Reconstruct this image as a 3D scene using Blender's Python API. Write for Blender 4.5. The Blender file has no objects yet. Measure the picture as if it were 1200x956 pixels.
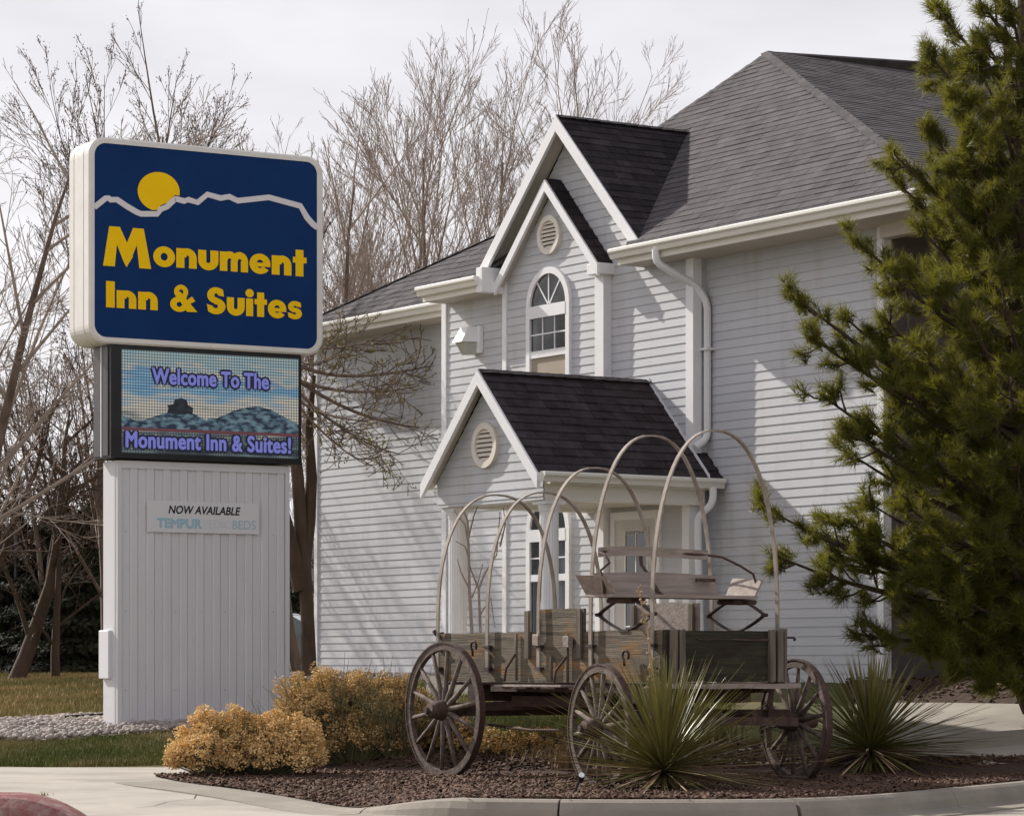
import bpy, math, random
import numpy as np
from mathutils import Vector, Matrix, Euler
random.seed(7); rng = np.random.default_rng(7)
S = bpy.context.scene; COL = S.collection; R = math.radians
# ------------------------------------------------------------------ camera
F = 3520.0; HZ = 782.0; CZ = 1.03            # focal length and horizon in pixels of a 1200 x 956 picture, eye height
cam = bpy.data.objects.new('camera', bpy.data.cameras.new('camera')); COL.objects.link(cam)
cam.location = (0, 0, CZ); cam.rotation_euler = (R(90), 0, 0)
cam.data.sensor_width = 36; cam.data.lens = F/1200*36; cam.data.shift_y = (HZ-478)/1200
cam.data.clip_start = .5; cam.data.clip_end = 3000
S.camera = cam
# ------------------------------------------------------------------ sky and sun
UX, UY, VX, VY = .5536, -.8328, .8328, .5536  # hotel axes: u along its front (to the right and nearer), v into it
tu, tv, tz = 1.0, .245, -.655                    # the way the sunlight travels, in hotel axes
T = Vector((tu*UX+tv*VX, tu*UY+tv*VY, tz)).normalized()
sun = bpy.data.objects.new('sun', bpy.data.lights.new('sun', 'SUN')); COL.objects.link(sun)
sun.data.energy = 5.0; sun.data.angle = R(.6); sun.data.color = (1, .955, .88)
sun.rotation_euler = T.to_track_quat('-Z', 'Y').to_euler(); sun.location = (-30, 30, 40)
W = bpy.data.worlds.new('World'); S.world = W; W.use_nodes = True
nt = W.node_tree; bg = nt.nodes['Background']
sk = nt.nodes.new('ShaderNodeTexSky'); sk.sky_type = 'NISHITA'; sk.sun_disc = False
sk.sun_elevation = math.asin(-T.z); sk.sun_rotation = math.atan2(-T.x, -T.y); sk.dust_density = 4; sk.air_density = 1
hs = nt.nodes.new('ShaderNodeHueSaturation'); hs.inputs['Saturation'].default_value = .25; hs.inputs['Value'].default_value = .085
nt.links.new(sk.outputs[0], hs.inputs['Color'])
tc = nt.nodes.new('ShaderNodeTexCoord'); sp = nt.nodes.new('ShaderNodeSeparateXYZ'); nt.links.new(tc.outputs['Generated'], sp.inputs[0])
cr = nt.nodes.new('ShaderNodeValToRGB'); nt.links.new(sp.outputs[2], cr.inputs[0])
cr.color_ramp.elements[0].position = 0; cr.color_ramp.elements[0].color = (.90, .88, .90, 1)
cr.color_ramp.elements[1].position = .5; cr.color_ramp.elements[1].color = (.60, .60, .67, 1)
mx = nt.nodes.new('ShaderNodeMixRGB'); mx.inputs[0].default_value = .8
nt.links.new(hs.outputs[0], mx.inputs[1]); nt.links.new(cr.outputs[0], mx.inputs[2]); nt.links.new(mx.outputs[0], bg.inputs['Color'])
bg.inputs['Strength'].default_value = .98
S.view_settings.view_transform = 'Standard'; S.view_settings.look = 'None'; S.view_settings.exposure = .26; S.view_settings.gamma = 1
S.render.engine = 'CYCLES'
nz = nt.nodes.new('ShaderNodeTexNoise'); mpz = nt.nodes.new('ShaderNodeMapping'); mpz.inputs['Scale'].default_value = (2.2, 2.2, 7); nt.links.new(tc.outputs['Generated'], mpz.inputs[0]); nt.links.new(mpz.outputs[0], nz.inputs['Vector']); nz.inputs['Detail'].default_value = 3
mrz = nt.nodes.new('ShaderNodeMapRange'); mrz.inputs[1].default_value = .3; mrz.inputs[2].default_value = .7; mrz.inputs[3].default_value = .93; mrz.inputs[4].default_value = 1.08; nt.links.new(nz.outputs[0], mrz.inputs[0])
hz_ = nt.nodes.new('ShaderNodeHueSaturation'); nt.links.new(mx.outputs[0], hz_.inputs['Color']); nt.links.new(mrz.outputs[0], hz_.inputs['Value']); nt.links.new(hz_.outputs[0], bg.inputs['Color'])
# ------------------------------------------------------------------ materials
def pm(name, c1, c2=None, rough=.7, sc=(4, 4, 4), bump=.0, bsc=None, isl=0, spec=.3, metal=0, detail=6, coord='Object', c3=None, sc3=None, w3=(.5, .65)):
    m = bpy.data.materials.new(name); m.use_nodes = True; n = m.node_tree.nodes; l = m.node_tree.links; b = n['Principled BSDF']
    b.inputs['Roughness'].default_value = rough; b.inputs['Specular IOR Level'].default_value = spec; b.inputs['Metallic'].default_value = metal
    if c2 is None: c2 = tuple(x*.85 for x in c1)
    t = n.new('ShaderNodeTexCoord')
    def noise(s, d=detail):
        mp = n.new('ShaderNodeMapping'); mp.inputs['Scale'].default_value = s if hasattr(s, '__len__') else (s,)*3
        l.new(t.outputs[coord], mp.inputs[0]); z = n.new('ShaderNodeTexNoise'); z.inputs['Scale'].default_value = 1; z.inputs['Detail'].default_value = d
        z.inputs['Roughness'].default_value = .62
        l.new(mp.outputs[0], z.inputs['Vector']); return z
    z = noise(sc); r = n.new('ShaderNodeValToRGB'); l.new(z.outputs[0], r.inputs[0])
    r.color_ramp.elements[0].position = .3; r.color_ramp.elements[1].position = .7
    r.color_ramp.elements[0].color = (*c2, 1); r.color_ramp.elements[1].color = (*c1, 1)
    out = r.outputs[0]
    if c3 is not None:
        z3 = noise(sc3, 4); r3 = n.new('ShaderNodeValToRGB'); l.new(z3.outputs[0], r3.inputs[0])
        r3.color_ramp.elements[0].position = w3[0]; r3.color_ramp.elements[1].position = w3[1]
        m3 = n.new('ShaderNodeMixRGB'); l.new(r3.outputs[0], m3.inputs[0]); l.new(out, m3.inputs[1]); m3.inputs[2].default_value = (*c3, 1); out = m3.outputs[0]
    if isl:
        g = n.new('ShaderNodeNewGeometry'); oi = n.new('ShaderNodeObjectInfo'); ad = n.new('ShaderNodeMath'); ad.operation = 'ADD'
        l.new(g.outputs['Random Per Island'], ad.inputs[0]); l.new(oi.outputs['Random'], ad.inputs[1])
        mr = n.new('ShaderNodeMapRange'); mr.inputs[1].default_value = 0; mr.inputs[2].default_value = 2
        mr.inputs[3].default_value = 1-isl; mr.inputs[4].default_value = 1+isl; l.new(ad.outputs[0], mr.inputs[0])
        h = n.new('ShaderNodeHueSaturation'); l.new(mr.outputs[0], h.inputs['Value']); l.new(out, h.inputs['Color']); out = h.outputs[0]
    l.new(out, b.inputs['Base Color'])
    if bump:
        bz = noise(bsc or tuple(4*x for x in sc) if hasattr(sc, '__len__') else (bsc or 4*sc)); bp = n.new('ShaderNodeBump'); bp.inputs['Strength'].default_value = bump
        bp.inputs['Distance'].default_value = .02; l.new(bz.outputs[0], bp.inputs['Height']); l.new(bp.outputs[0], b.inputs['Normal'])
    return m
def flat(name, c, rough=.5, spec=.3, metal=0, emit=0):
    m = bpy.data.materials.new(name); m.use_nodes = True; b = m.node_tree.nodes['Principled BSDF']
    b.inputs['Base Color'].default_value = (*c, 1); b.inputs['Roughness'].default_value = rough; b.inputs['Specular IOR Level'].default_value = spec; b.inputs['Metallic'].default_value = metal
    if emit: b.inputs['Emission Color'].default_value = (*c, 1); b.inputs['Emission Strength'].default_value = emit
    return m
M = {}
M['siding'] = pm('vinyl_siding', (.555, .558, .578), (.515, .518, .54), .45, (1.2, 1.2, 6), .12, (2, 2, 90), isl=.06, c3=(.43, .405, .39), sc3=(2.2, 2.2, .35), w3=(.52, .85))
M['siding_shade'] = pm('shade_darkened_siding', (.15, .125, .12), (.12, .10, .095), .6, (1.2, 1.2, 6), .1, (2, 2, 90), isl=.05)  # recess siding, with the deep shade of the recess put into its colour
M['trim'] = pm('white_trim', (.86, .85, .86), (.80, .79, .80), .45, (3, 3, 3))
M['gutter'] = pm('cream_gutter', (.82, .79, .72), (.76, .73, .66), .4, (1, 1, 4))
M['soffit'] = pm('cream_soffit', (.62, .57, .50), (.55, .50, .43), .6, (2, 2, 2))
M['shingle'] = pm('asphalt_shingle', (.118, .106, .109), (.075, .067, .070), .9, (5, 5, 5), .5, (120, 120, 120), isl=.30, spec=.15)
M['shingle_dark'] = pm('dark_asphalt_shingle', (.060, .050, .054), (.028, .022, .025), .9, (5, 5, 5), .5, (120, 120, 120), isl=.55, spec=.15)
M['glass'] = flat('window_glass', (.025, .03, .035), .04, .9)
M['dark'] = flat('dark_interior', (.012, .011, .011), .8)
M['blind'] = pm('beige_blind', (.42, .35, .28), (.36, .30, .24), .8, (2, 2, 30))
M['vent'] = pm('cream_vent', (.80, .74, .66), (.74, .68, .60), .5, 5)
M['door'] = pm('white_door', (.66, .63, .60), (.60, .57, .54), .4, 4)
M['signwhite'] = pm('cream_white_sign_casing', (.78, .75, .70), (.70, .67, .62), .35, 4)
M['blue'] = pm('navy_sign_face', (.008, .040, .140), (.006, .030, .118), .6, (1, 1, 1), spec=.08)
M['yellow'] = pm('yellow_vinyl', (1.0, .62, .006), (.96, .58, .005), .6, 3, spec=.1)
M['ridge'] = flat('pale_vinyl', (.72, .68, .68), .4)
M['metal'] = pm('white_corrugated_metal', (.66, .65, .67), (.60, .59, .61), .35, (2, 2, .6), spec=.5, c3=(.52, .51, .51), sc3=(9, 9, 1.5), w3=(.6, .85))
M['black'] = pm('black_housing', (.012, .012, .013), (.02, .019, .02), .35, 5)
M['greymetal'] = pm('grey_cabinet_metal', (.10, .09, .095), (.06, .055, .06), .35, (8, 8, .7), metal=.3)
M['concrete'] = pm('concrete', (.44, .40, .34), (.37, .335, .285), .9, (1.3, 1.3, 1.3), .25, (90, 90, 90), c3=(.26, .232, .198), sc3=(.7, 1.3, .7), w3=(.46, .74))
M['kerbmat'] = pm('kerb_concrete', (.31, .275, .228), (.22, .195, .16), .9, (2, 2, 3), .3, (80, 80, 80), c3=(.22, .2, .17), sc3=(1.2, 1.2, 6), w3=(.5, .78))
M['redpaint'] = pm('worn_red_paint', (.32, .155, .15), (.23, .10, .095), 1.0, (9, 9, 9), .8, (60, 60, 60), spec=.05, c3=(.36, .26, .235), sc3=(7, 7, 7), w3=(.48, .66))
M['asphalt'] = pm('road_asphalt', (.20, .185, .165), (.15, .14, .125), .9, 8, .3, 150)
M['lawn'] = pm('lawn_soil', (.085, .085, .026), (.055, .06, .018), .95, (.8, .8, .8), .4, (40, 40, 40), c3=(.15, .11, .045), sc3=(.5, .5, .5), w3=(.42, .62))
M['grass'] = pm('grass_blade', (.155, .170, .034), (.10, .125, .022), .7, (.9, .9, .9), isl=.4, c3=(.34, .26, .12), sc3=(.6, .6, .6), w3=(.42, .66))
M['grass_dry'] = pm('dry_grass_blade', (.24, .215, .065), (.15, .145, .035), .8, (.9, .9, .9), isl=.4, c3=(.40, .29, .13), sc3=(.5, .5, .5), w3=(.35, .62))
M['mulch'] = pm('mulch_ground', (.085, .05, .035), (.045, .027, .02), .95, (14, 14, 14), .8, (60, 60, 60))
M['chip'] = pm('bark_chip', (.125, .070, .045), (.048, .028, .020), .9, (25, 25, 25), isl=.6)
M['stone'] = pm('river_stone', (.46, .40, .35), (.34, .29, .26), .8, (3, 3, 3), isl=.4)
M['gravelbed'] = pm('gravel_ground', (.24, .2, .17), (.17, .14, .12), .9, (20, 20, 20), .6)
M['edging'] = flat('black_edging', (.02, .016, .014), .8)
M['wood_l'] = pm('weathered_side_plank', (.20, .16, .115), (.065, .052, .038), .85, (1.6, 14, 26), .7, (3, 40, 90), c3=(.24, .125, .045), sc3=(1.7, 2, 5), w3=(.52, .64))
M['wood_g'] = pm('mossy_dark_plank', (.055, .050, .030), (.013, .012, .009), .85, (16, 1.6, 24), .6, (40, 3, 90), c3=(.028, .018, .013), sc3=(2, 1.5, 4), w3=(.45, .6))
M['wood_v'] = pm('weathered_upright', (.20, .165, .13), (.075, .062, .05), .85, (24, 24, 2), .5, (60, 60, 4))
M['wood_s'] = pm('grey_seat_board', (.36, .30, .26), (.20, .16, .14), .8, (14, 1.6, 24), .4, (40, 3, 60), isl=.1)
M['wood_w'] = pm('grey_brown_wheel_wood', (.19, .145, .12), (.06, .044, .037), .85, (14, 14, 14), .5, (50, 50, 50), isl=.25)
M['wood_d'] = pm('dark_running_gear_wood', (.10, .062, .048), (.045, .028, .022), .85, (3, 12, 12), .4)
M['hoopwood'] = pm('pale_bent_hoop_wood', (.37, .325, .28), (.19, .15, .12), .8, (4, 4, 4), .2, (30, 30, 6))
M['rust'] = pm('rusty_iron', (.105, .058, .044), (.042, .028, .024), .8, (18, 18, 18), .5)
M['iron'] = pm('dark_iron', (.06, .042, .036), (.03, .022, .02), .7, (18, 18, 18), .4)
M['needle'] = pm('pine_needle', (.125, .122, .018), (.034, .042, .008), .55, (1.6, 1.6, 1.6), isl=.45, spec=.3)
M['pinebark'] = pm('pine_bark', (.085, .055, .04), (.035, .022, .017), .95, (8, 8, 8), .6)
M['bark'] = pm('grey_brown_bark', (.21, .155, .125), (.10, .072, .058), .95, (6, 6, 2), .5)
M['bark_dark'] = pm('dark_bark', (.10, .068, .05), (.05, .034, .025), .95, (6, 6, 2), .6)
M['twig'] = pm('pale_twig', (.40, .325, .275), (.28, .225, .185), .9, 3)
M['bud'] = pm('yellow_green_bud', (.34, .29, .10), (.22, .19, .07), .8, 5)
M['bud_r'] = pm('brown_bud', (.20, .12, .08), (.12, .07, .05), .8, 5)
M['rabbit'] = pm('golden_seed_head', (.80, .57, .27), (.46, .30, .12), .9, (2.2, 2.2, 2.2), isl=.35)
M['rabbitstem'] = pm('grey_green_stem', (.20, .20, .10), (.11, .10, .055), .85, 5, isl=.3)
M['yucca'] = pm('yucca_leaf', (.23, .20, .058), (.10, .098, .026), .42, (3, 3, 3), isl=.45, spec=.5)
M['straw'] = pm('dry_straw', (.42, .31, .19), (.28, .20, .12), .85, 6, isl=.3)
M['everdark'] = pm('dark_conifer', (.035, .036, .018), (.018, .020, .011), .9, 2, isl=.5)
M['carpaint'] = flat('silver_car_paint', (.35, .36, .38), .25, .6, .4)
M['tyre'] = flat('black_rubber', (.02, .02, .02), .8)
M['carglass'] = flat('car_glass', (.14, .17, .16), .05, .8)
M['paper'] = flat('white_banner', (.66, .655, .67), .5)
M['ink'] = flat('black_ink', (.018, .016, .018), .6)
M['ink_blue'] = flat('faded_blue_ink', (.33, .50, .58), .6)
M['ink_pale'] = flat('very_faded_ink', (.585, .60, .62), .6)
# ------------------------------------------------------------------ helpers
class MB:
    def __init__(s): s.v = []; s.f = []
    def add(s, vs, fs):
        o = len(s.v); s.v += [tuple(x) for x in vs]; s.f += [tuple(i+o for i in f) for f in fs]; return s
    def box(s, x0, x1, y0, y1, z0, z1, bev=0):
        if bev <= 0:
            return s.add([(x0,y0,z0),(x1,y0,z0),(x1,y1,z0),(x0,y1,z0),(x0,y0,z1),(x1,y0,z1),(x1,y1,z1),(x0,y1,z1)],
                  [(0,3,2,1),(4,5,6,7),(0,1,5,4),(1,2,6,5),(2,3,7,6),(3,0,4,7)])
        b = bev; vs = []
        for z, i in ((z0, b), (z0+b, 0), (z1-b, 0), (z1, b)):
            vs += [(x0+i, y0+i, z), (x1-i, y0+i, z), (x1-i, y1-i, z), (x0+i, y1-i, z)]
        fs = [(3,2,1,0), (12,13,14,15)]
        for k in range(3):
            for j in range(4): a = 4*k+j; c = 4*k+(j+1) % 4; fs.append((a, c, c+4, a+4))
        return s.add(vs, fs)
    def obox(s, p, ex, ey, ez):       # corner p and three edge vectors
        p = Vector(p); ex = Vector(ex); ey = Vector(ey); ez = Vector(ez)
        return s.add([p, p+ex, p+ex+ey, p+ey, p+ez, p+ex+ez, p+ex+ey+ez, p+ey+ez],
                     [(0,3,2,1),(4,5,6,7),(0,1,5,4),(1,2,6,5),(2,3,7,6),(3,0,4,7)])
    def tube(s, pts, rad, n=6, cap=True, flatx=None):
        pts = [Vector(p) for p in pts]; o = len(s.v); m = len(pts)
        if not hasattr(rad, '__len__'): rad = [rad]*m
        d = (pts[1]-pts[0]).normalized(); up = Vector((0, 0, 1)) if abs(d.z) < .9 else Vector((1, 0, 0))
        for i, p in enumerate(pts):
            d = (pts[min(i+1, m-1)]-pts[max(i-1, 0)])
            d = d.normalized() if d.length > 1e-9 else Vector((0, 0, 1))
            a = d.cross(up)
            a = a.normalized() if a.length > 1e-6 else Vector((1, 0, 0))
            b = a.cross(d).normalized(); up = b
            for k in range(n):
                t = 2*math.pi*k/n; s.v.append(tuple(p+(a*math.cos(t)+b*math.sin(t))*rad[i]))
        for i in range(m-1):
            for k in range(n):
                a0 = o+i*n+k; a1 = o+i*n+(k+1) % n; s.f.append((a0, a1, a1+n, a0+n))
        if cap: s.f.append(tuple(o+k for k in range(n))[::-1]); s.f.append(tuple(o+(m-1)*n+k for k in range(n)))
        return s
    def strip(s, pts, wide, side, nrm):   # a flat bar of section wide x thick bent along pts; side = unit vector of its width
        pts = [Vector(p) for p in pts]; o = len(s.v); m = len(pts); side = Vector(side).normalized()
        for i, p in enumerate(pts):
            d = (pts[min(i+1, m-1)]-pts[max(i-1, 0)]).normalized(); nn = d.cross(side).normalized()
            a = side*(wide/2); b = nn*(nrm/2)
            for q in (-a-b, a-b, a+b, -a+b): s.v.append(tuple(p+q))
        for i in range(m-1):
            for k in range(4):
                a0 = o+i*4+k; a1 = o+i*4+(k+1) % 4; s.f.append((a0, a1, a1+4, a0+4))
        s.f.append((o+3, o+2, o+1, o)); e = o+4*(m-1); s.f.append((e, e+1, e+2, e+3)); return s
    def prism(s, poly, d0, d1, ax):     # poly in 2D swept between d0 and d1; ax maps (a, b, d) to a point
        n = len(poly); vs = [ax(a, b, d0) for a, b in poly]+[ax(a, b, d1) for a, b in poly]
        fs = [tuple(range(n))[::-1], tuple(range(n, 2*n))]+[(i, (i+1) % n, n+(i+1) % n, n+i) for i in range(n)]
        return s.add(vs, fs)
    def build(s, name, m, parent=None, off=None, smooth=False):
        me = bpy.data.meshes.new(name); v = s.v
        if off is not None: v = [(a-off[0], b-off[1], c-off[2]) for a, b, c in v]
        me.from_pydata(v, [], s.f); me.materials.append(m)
        if smooth: me.polygons.foreach_set('use_smooth', [True]*len(me.polygons))
        me.update(); o = bpy.data.objects.new(name, me); COL.objects.link(o)
        if parent is not None: o.parent = parent
        return o
def fixnormals(o):
    import bmesh
    b = bmesh.new(); b.from_mesh(o.data); bmesh.ops.recalc_face_normals(b, faces=b.faces); b.to_mesh(o.data); b.free(); return o
def np_mesh(name, V, Fc, m, parent=None, smooth=False):
    me = bpy.data.meshes.new(name); k = Fc.shape[1]
    me.vertices.add(len(V)); me.vertices.foreach_set('co', V.astype(np.float32).ravel())
    me.loops.add(Fc.size); me.loops.foreach_set('vertex_index', Fc.astype(np.int32).ravel())
    me.polygons.add(len(Fc)); me.polygons.foreach_set('loop_start', np.arange(0, Fc.size, k, dtype=np.int32))
    if smooth: me.polygons.foreach_set('use_smooth', np.ones(len(Fc), dtype=bool))
    me.update(calc_edges=True); me.materials.append(m)
    o = bpy.data.objects.new(name, me); COL.objects.link(o)
    if parent is not None: o.parent = parent
    return o
def scatter(tv, tf, locs, mats):       # tv (n,3), tf (m,k), locs (N,3), mats (N,3,3)
    N = len(locs); V = np.einsum('nij,kj->nki', mats, tv)+locs[:, None, :]
    Fc = tf[None]+(np.arange(N)*len(tv))[:, None, None]
    return V.reshape(-1, 3), Fc.reshape(-1, tf.shape[1])
def rotz(a):
    c, s = np.cos(a), np.sin(a); o = np.zeros_like(c); i = np.ones_like(c)
    return np.stack([np.stack([c, -s, o], -1), np.stack([s, c, o], -1), np.stack([o, o, i], -1)], -2)
def rotx(a):
    c, s = np.cos(a), np.sin(a); o = np.zeros_like(c); i = np.ones_like(c)
    return np.stack([np.stack([i, o, o], -1), np.stack([o, c, -s], -1), np.stack([o, s, c], -1)], -2)
def thing(name, label, cat, loc=(0, 0, 0), rz=0, group=None):
    o = bpy.data.objects.new(name, None); COL.objects.link(o); o.location = loc; o.rotation_euler = (0, 0, rz); o.empty_display_size = .2
    return tag(o, label, cat, group)
def tag(o, label, cat, group=None):
    o['label'] = label; o['category'] = cat
    if group: o['group'] = group
    return o
def struct(o): o['kind'] = 'structure'; return o
def stuff(o): o['kind'] = 'stuff'; return o
def grp(name, parent): # an Empty that groups the pieces of one part
    o = bpy.data.objects.new(name, None); COL.objects.link(o); o.parent = parent; o.empty_display_size = .1; return o
def sclip(poly, a, b, c):              # keep a*x+b*y >= c
    out = []; n = len(poly)
    for i in range(n):
        p, q = poly[i], poly[(i+1) % n]; dp = a*p[0]+b*p[1]-c; dq = a*q[0]+b*q[1]-c
        if dp >= 0: out.append(p)
        if dp*dq < 0: t = dp/(dp-dq); out.append((p[0]+(q[0]-p[0])*t, p[1]+(q[1]-p[1])*t))
    return out
def cclip(subj, clip):                 # clip by a convex counter-clockwise polygon
    for i in range(len(clip)):
        p, q = clip[i], clip[(i+1) % len(clip)]; nx, ny = -(q[1]-p[1]), q[0]-p[0]
        subj = sclip(subj, nx, ny, nx*p[0]+ny*p[1])
        if len(subj) < 3: return []
    return subj
def area(p): return .5*sum(p[i][0]*p[(i+1) % len(p)][1]-p[(i+1) % len(p)][0]*p[i][1] for i in range(len(p)))
def at(px, py, Y): return Vector(((px-600)/F*Y, Y, CZ+(HZ-py)/F*Y))
def sstep(a, b, x): t = min(1, max(0, (x-a)/(b-a))); return t*t*(3-2*t)
def drive_z(x, y): return -.146+.146*sstep(23.6, 28.2, y)+.02*sstep(28, 31, y)
def H(X, Y):                            # height of the planted ground
    if Y < 28.3: return sstep(-.3, -1.4, X)*(drive_z(X, Y)-.003)
    Y0 = 28.3+1.9*sstep(0, -3, X); Yb = max(40.46-1.504*min(X, 5.5), Y0+3)
    t = min(1.0, max(0.0, (Y-Y0)/(Yb-Y0)))
    h = .88*((t+.012)**.56-.012**.56)/(1.012**.56-.012**.56)
    if Y > Yb and X < -6: h += .16*sstep(Yb, Yb+16, Y)*sstep(-6.5, -9.5, X)
    return h
def ground(px, py, it=40):              # the point of the ground seen at a pixel
    lo, hi = 20.0, 120.0; s = (py-HZ)/F
    for _ in range(it):
        mid = (lo+hi)/2
        if CZ-s*mid < H((px-600)/F*mid, mid): hi = mid
        else: lo = mid
    Y = (lo+hi)/2; X = (px-600)/F*Y; return Vector((X, Y, H(X, Y)))
def text_mesh(txt, w, h, bold=0.0, spacing=1.0, depth=.004, shear=0):
    c = bpy.data.curves.new('t', 'FONT'); c.body = txt; c.offset = bold; c.space_character = spacing; c.resolution_u = 4; c.fill_mode = 'BOTH'; c.extrude = .001; c.shear = shear
    o = bpy.data.objects.new('t', c); COL.objects.link(o); dg = bpy.context.evaluated_depsgraph_get(); me = bpy.data.meshes.new_from_object(o.evaluated_get(dg))
    v = np.array([x.co[:] for x in me.vertices]); fs = [tuple(p.vertices) for p in me.polygons]
    bpy.data.objects.remove(o); bpy.data.curves.remove(c); bpy.data.meshes.remove(me)
    mn = v.min(0); mxx = v.max(0); v[:, 0] = (v[:, 0]-mn[0])/(mxx[0]-mn[0])*w
    v[:, 1] = (v[:, 1]-mn[1])/(mxx[1]-mn[1])*h
    v[:, 2] = (v[:, 2]-mn[2])/(mxx[2]-mn[2])*depth
    return v, fs
def put_text(txt, x0, z0, w, h, t, m, parent, name='lettering', **k):   # on an upright face: x along, z up, front at depth t
    bold = k.pop('bold', 0); v, fs = text_mesh(txt, w, h, **k); b = MB(); r_ = abs(bold)*h; st = [(0, 0)]
    if bold > .001: st += [(r_*math.cos(q*math.pi/4), r_*math.sin(q*math.pi/4)) for q in range(8)]
    for i, (dx, dz) in enumerate(st): b.add([(x0+a+dx, t-c-.00006*i, z0+bb+dz) for a, bb, c in v], fs)
    return b.build(name, m, parent)
# ------------------------------------------------------------------ ground
def gridsheet(name, poly, zf, m, step=.5, box=None):
    xs = [p[0] for p in poly]; ys = [p[1] for p in poly]; mb = MB(); idx = {}
    X = math.floor(min(xs)/step)*step
    while X < max(xs):
        Y = math.floor(min(ys)/step)*step
        while Y < max(ys):
            c = cclip(list(poly), [(X, Y), (X+step, Y), (X+step, Y+step), (X, Y+step)])
            if len(c) >= 3 and abs(area(c)) > 1e-6:
                ids = []
                for x, y in c:
                    k = (round(x, 4), round(y, 4))
                    if k not in idx: idx[k] = len(mb.v); mb.v.append((x, y, zf(x, y)))
                    if not ids or ids[-1] != idx[k]: ids.append(idx[k])
                if len(set(ids)) >= 3 and len(set(ids)) == len(ids): mb.f.append(tuple(ids))
            Y += step
        X += step
    return struct(mb.build(name, m, smooth=True))
xs = [-900, -400, -150, -70, -40, -25, -18, -14]+list(np.arange(-12, 13, .5))+[14, 18, 25, 40, 70, 150, 400, 900]
ys = [-60, 0, 10, 18, 22, 24, 26, 27]+list(np.arange(27.5, 64, .5))+[66, 70, 80, 100, 140, 200, 400, 900, 1800]
def Hg(x, y):
    if y < 27.4: return -.26
    return H(x, y)-.012 if y > 28.4 else -.26+.24*sstep(27.4, 28.4, y)
mb = MB()
for y in ys:
    for x in xs: mb.v.append((x, y, Hg(x, y)))
nx = len(xs)
for j in range(len(ys)-1):
    for i in range(nx-1): a = j*nx+i; mb.f.append((a, a+1, a+1+nx, a+nx))
struct(mb.build('ground', M['lawn'], smooth=True))
# kerb line of the planted island (plan points, from left to right)
KP = []
for px, py in ((182, 911), (215, 915.5), (280, 919.5), (345, 924), (400, 929), (450, 933), (500, 935.5), (560, 937.5), (640, 938.5), (720, 939), (800, 939), (880, 938.6), (960, 936.5), (1040, 931.5), (1110, 925), (1170, 919.5), (1240, 912), (1330, 903), (1420, 897)):
    Y = CZ*F/(py-HZ); KP.append(((px-600)/F*Y, Y))
def catmull(P, n=5):
    out = []
    for i in range(len(P)-1):
        p0 = P[max(i-1, 0)]; p1 = P[i]; p2 = P[i+1]; p3 = P[min(i+2, len(P)-1)]
        for k in range(n):
            t = k/n; out.append(tuple(.5*((2*p1[j])+(-p0[j]+p2[j])*t+(2*p0[j]-5*p1[j]+4*p2[j]-p3[j])*t*t+(-p0[j]+3*p1[j]-3*p2[j]+p3[j])*t**3) for j in range(len(p1))))
    out.append(tuple(P[-1])); return out
KC = catmull(KP, 4)
gridsheet('road', [(-30, 14), (30, 14), (30, 28), (-30, 28)], lambda x, y: -.154, M['concrete'], 2.0)
dl = [(-22, 23.2), (-1.6, 23.2), (-.9, 24.6), (-1.9, 26.2), (-2.6, 28.0), (-2.2, 30.9)]
for px, py in ((330, 889), (240, 893.5), (150, 896.5), (62, 898.5), (0, 896.5)):
    Y = (CZ-.02)*F/(py-HZ); dl.append(((px-600)/F*Y, Y))
dl += [(-8, 31.2), (-22, 31.2)]
gridsheet('driveway', dl, lambda x, y: drive_z(x, y)+.008, M['concrete'], .5)
def joint(pts, w=.012):
    mb = MB()
    for i in range(len(pts)-1):
        (x0, y0), (x1, y1) = pts[i], pts[i+1]; l = math.hypot(x1-x0, y1-y0); nx_, ny_ = -(y1-y0)/l*w/2, (x1-x0)/l*w/2; z0, z1 = drive_z(x0, y0)+.0125, drive_z(x1, y1)+.0125
        mb.add([(x0-nx_, y0-ny_, z0), (x1-nx_, y1-ny_, z1), (x1+nx_, y1+ny_, z1), (x0+nx_, y0+ny_, z0)], [(0, 1, 2, 3)])
    struct(mb.build('concrete_joint', M['edging']))
joint([(-12, 27.55), (-8, 27.52), (-5, 27.5), (-3.1, 27.62)]); joint([(-4.9, 24.0), (-4.85, 25.8), (-4.75, 27.5)]); joint([(-6.2, 27.5), (-6.35, 29.2), (-6.5, 31)])
joint([(-3.1, 24.6), (-2.95, 24.8), (-2.9, 25.2), (-2.7, 25.5), (-2.72, 25.9), (-2.55, 26.3)], .007)
# planted bed: behind the kerb back to the lawn
bedpoly = [(x, y+.02) for x, y in KC]+[(7.4, 28.6), (5.2, 28.62), (3.6, 28.8), (1.5, 30.3), (-1.0, 30.5), (-2.3, 30.0), (-3.0, 28.7)]
gridsheet('mulch_bed', bedpoly, lambda x, y: H(x, y)+.016 + .03*max(0, .5-abs((math.hypot(x, y-26.5) % 1)-.5)), M['mulch'], .5)
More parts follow.
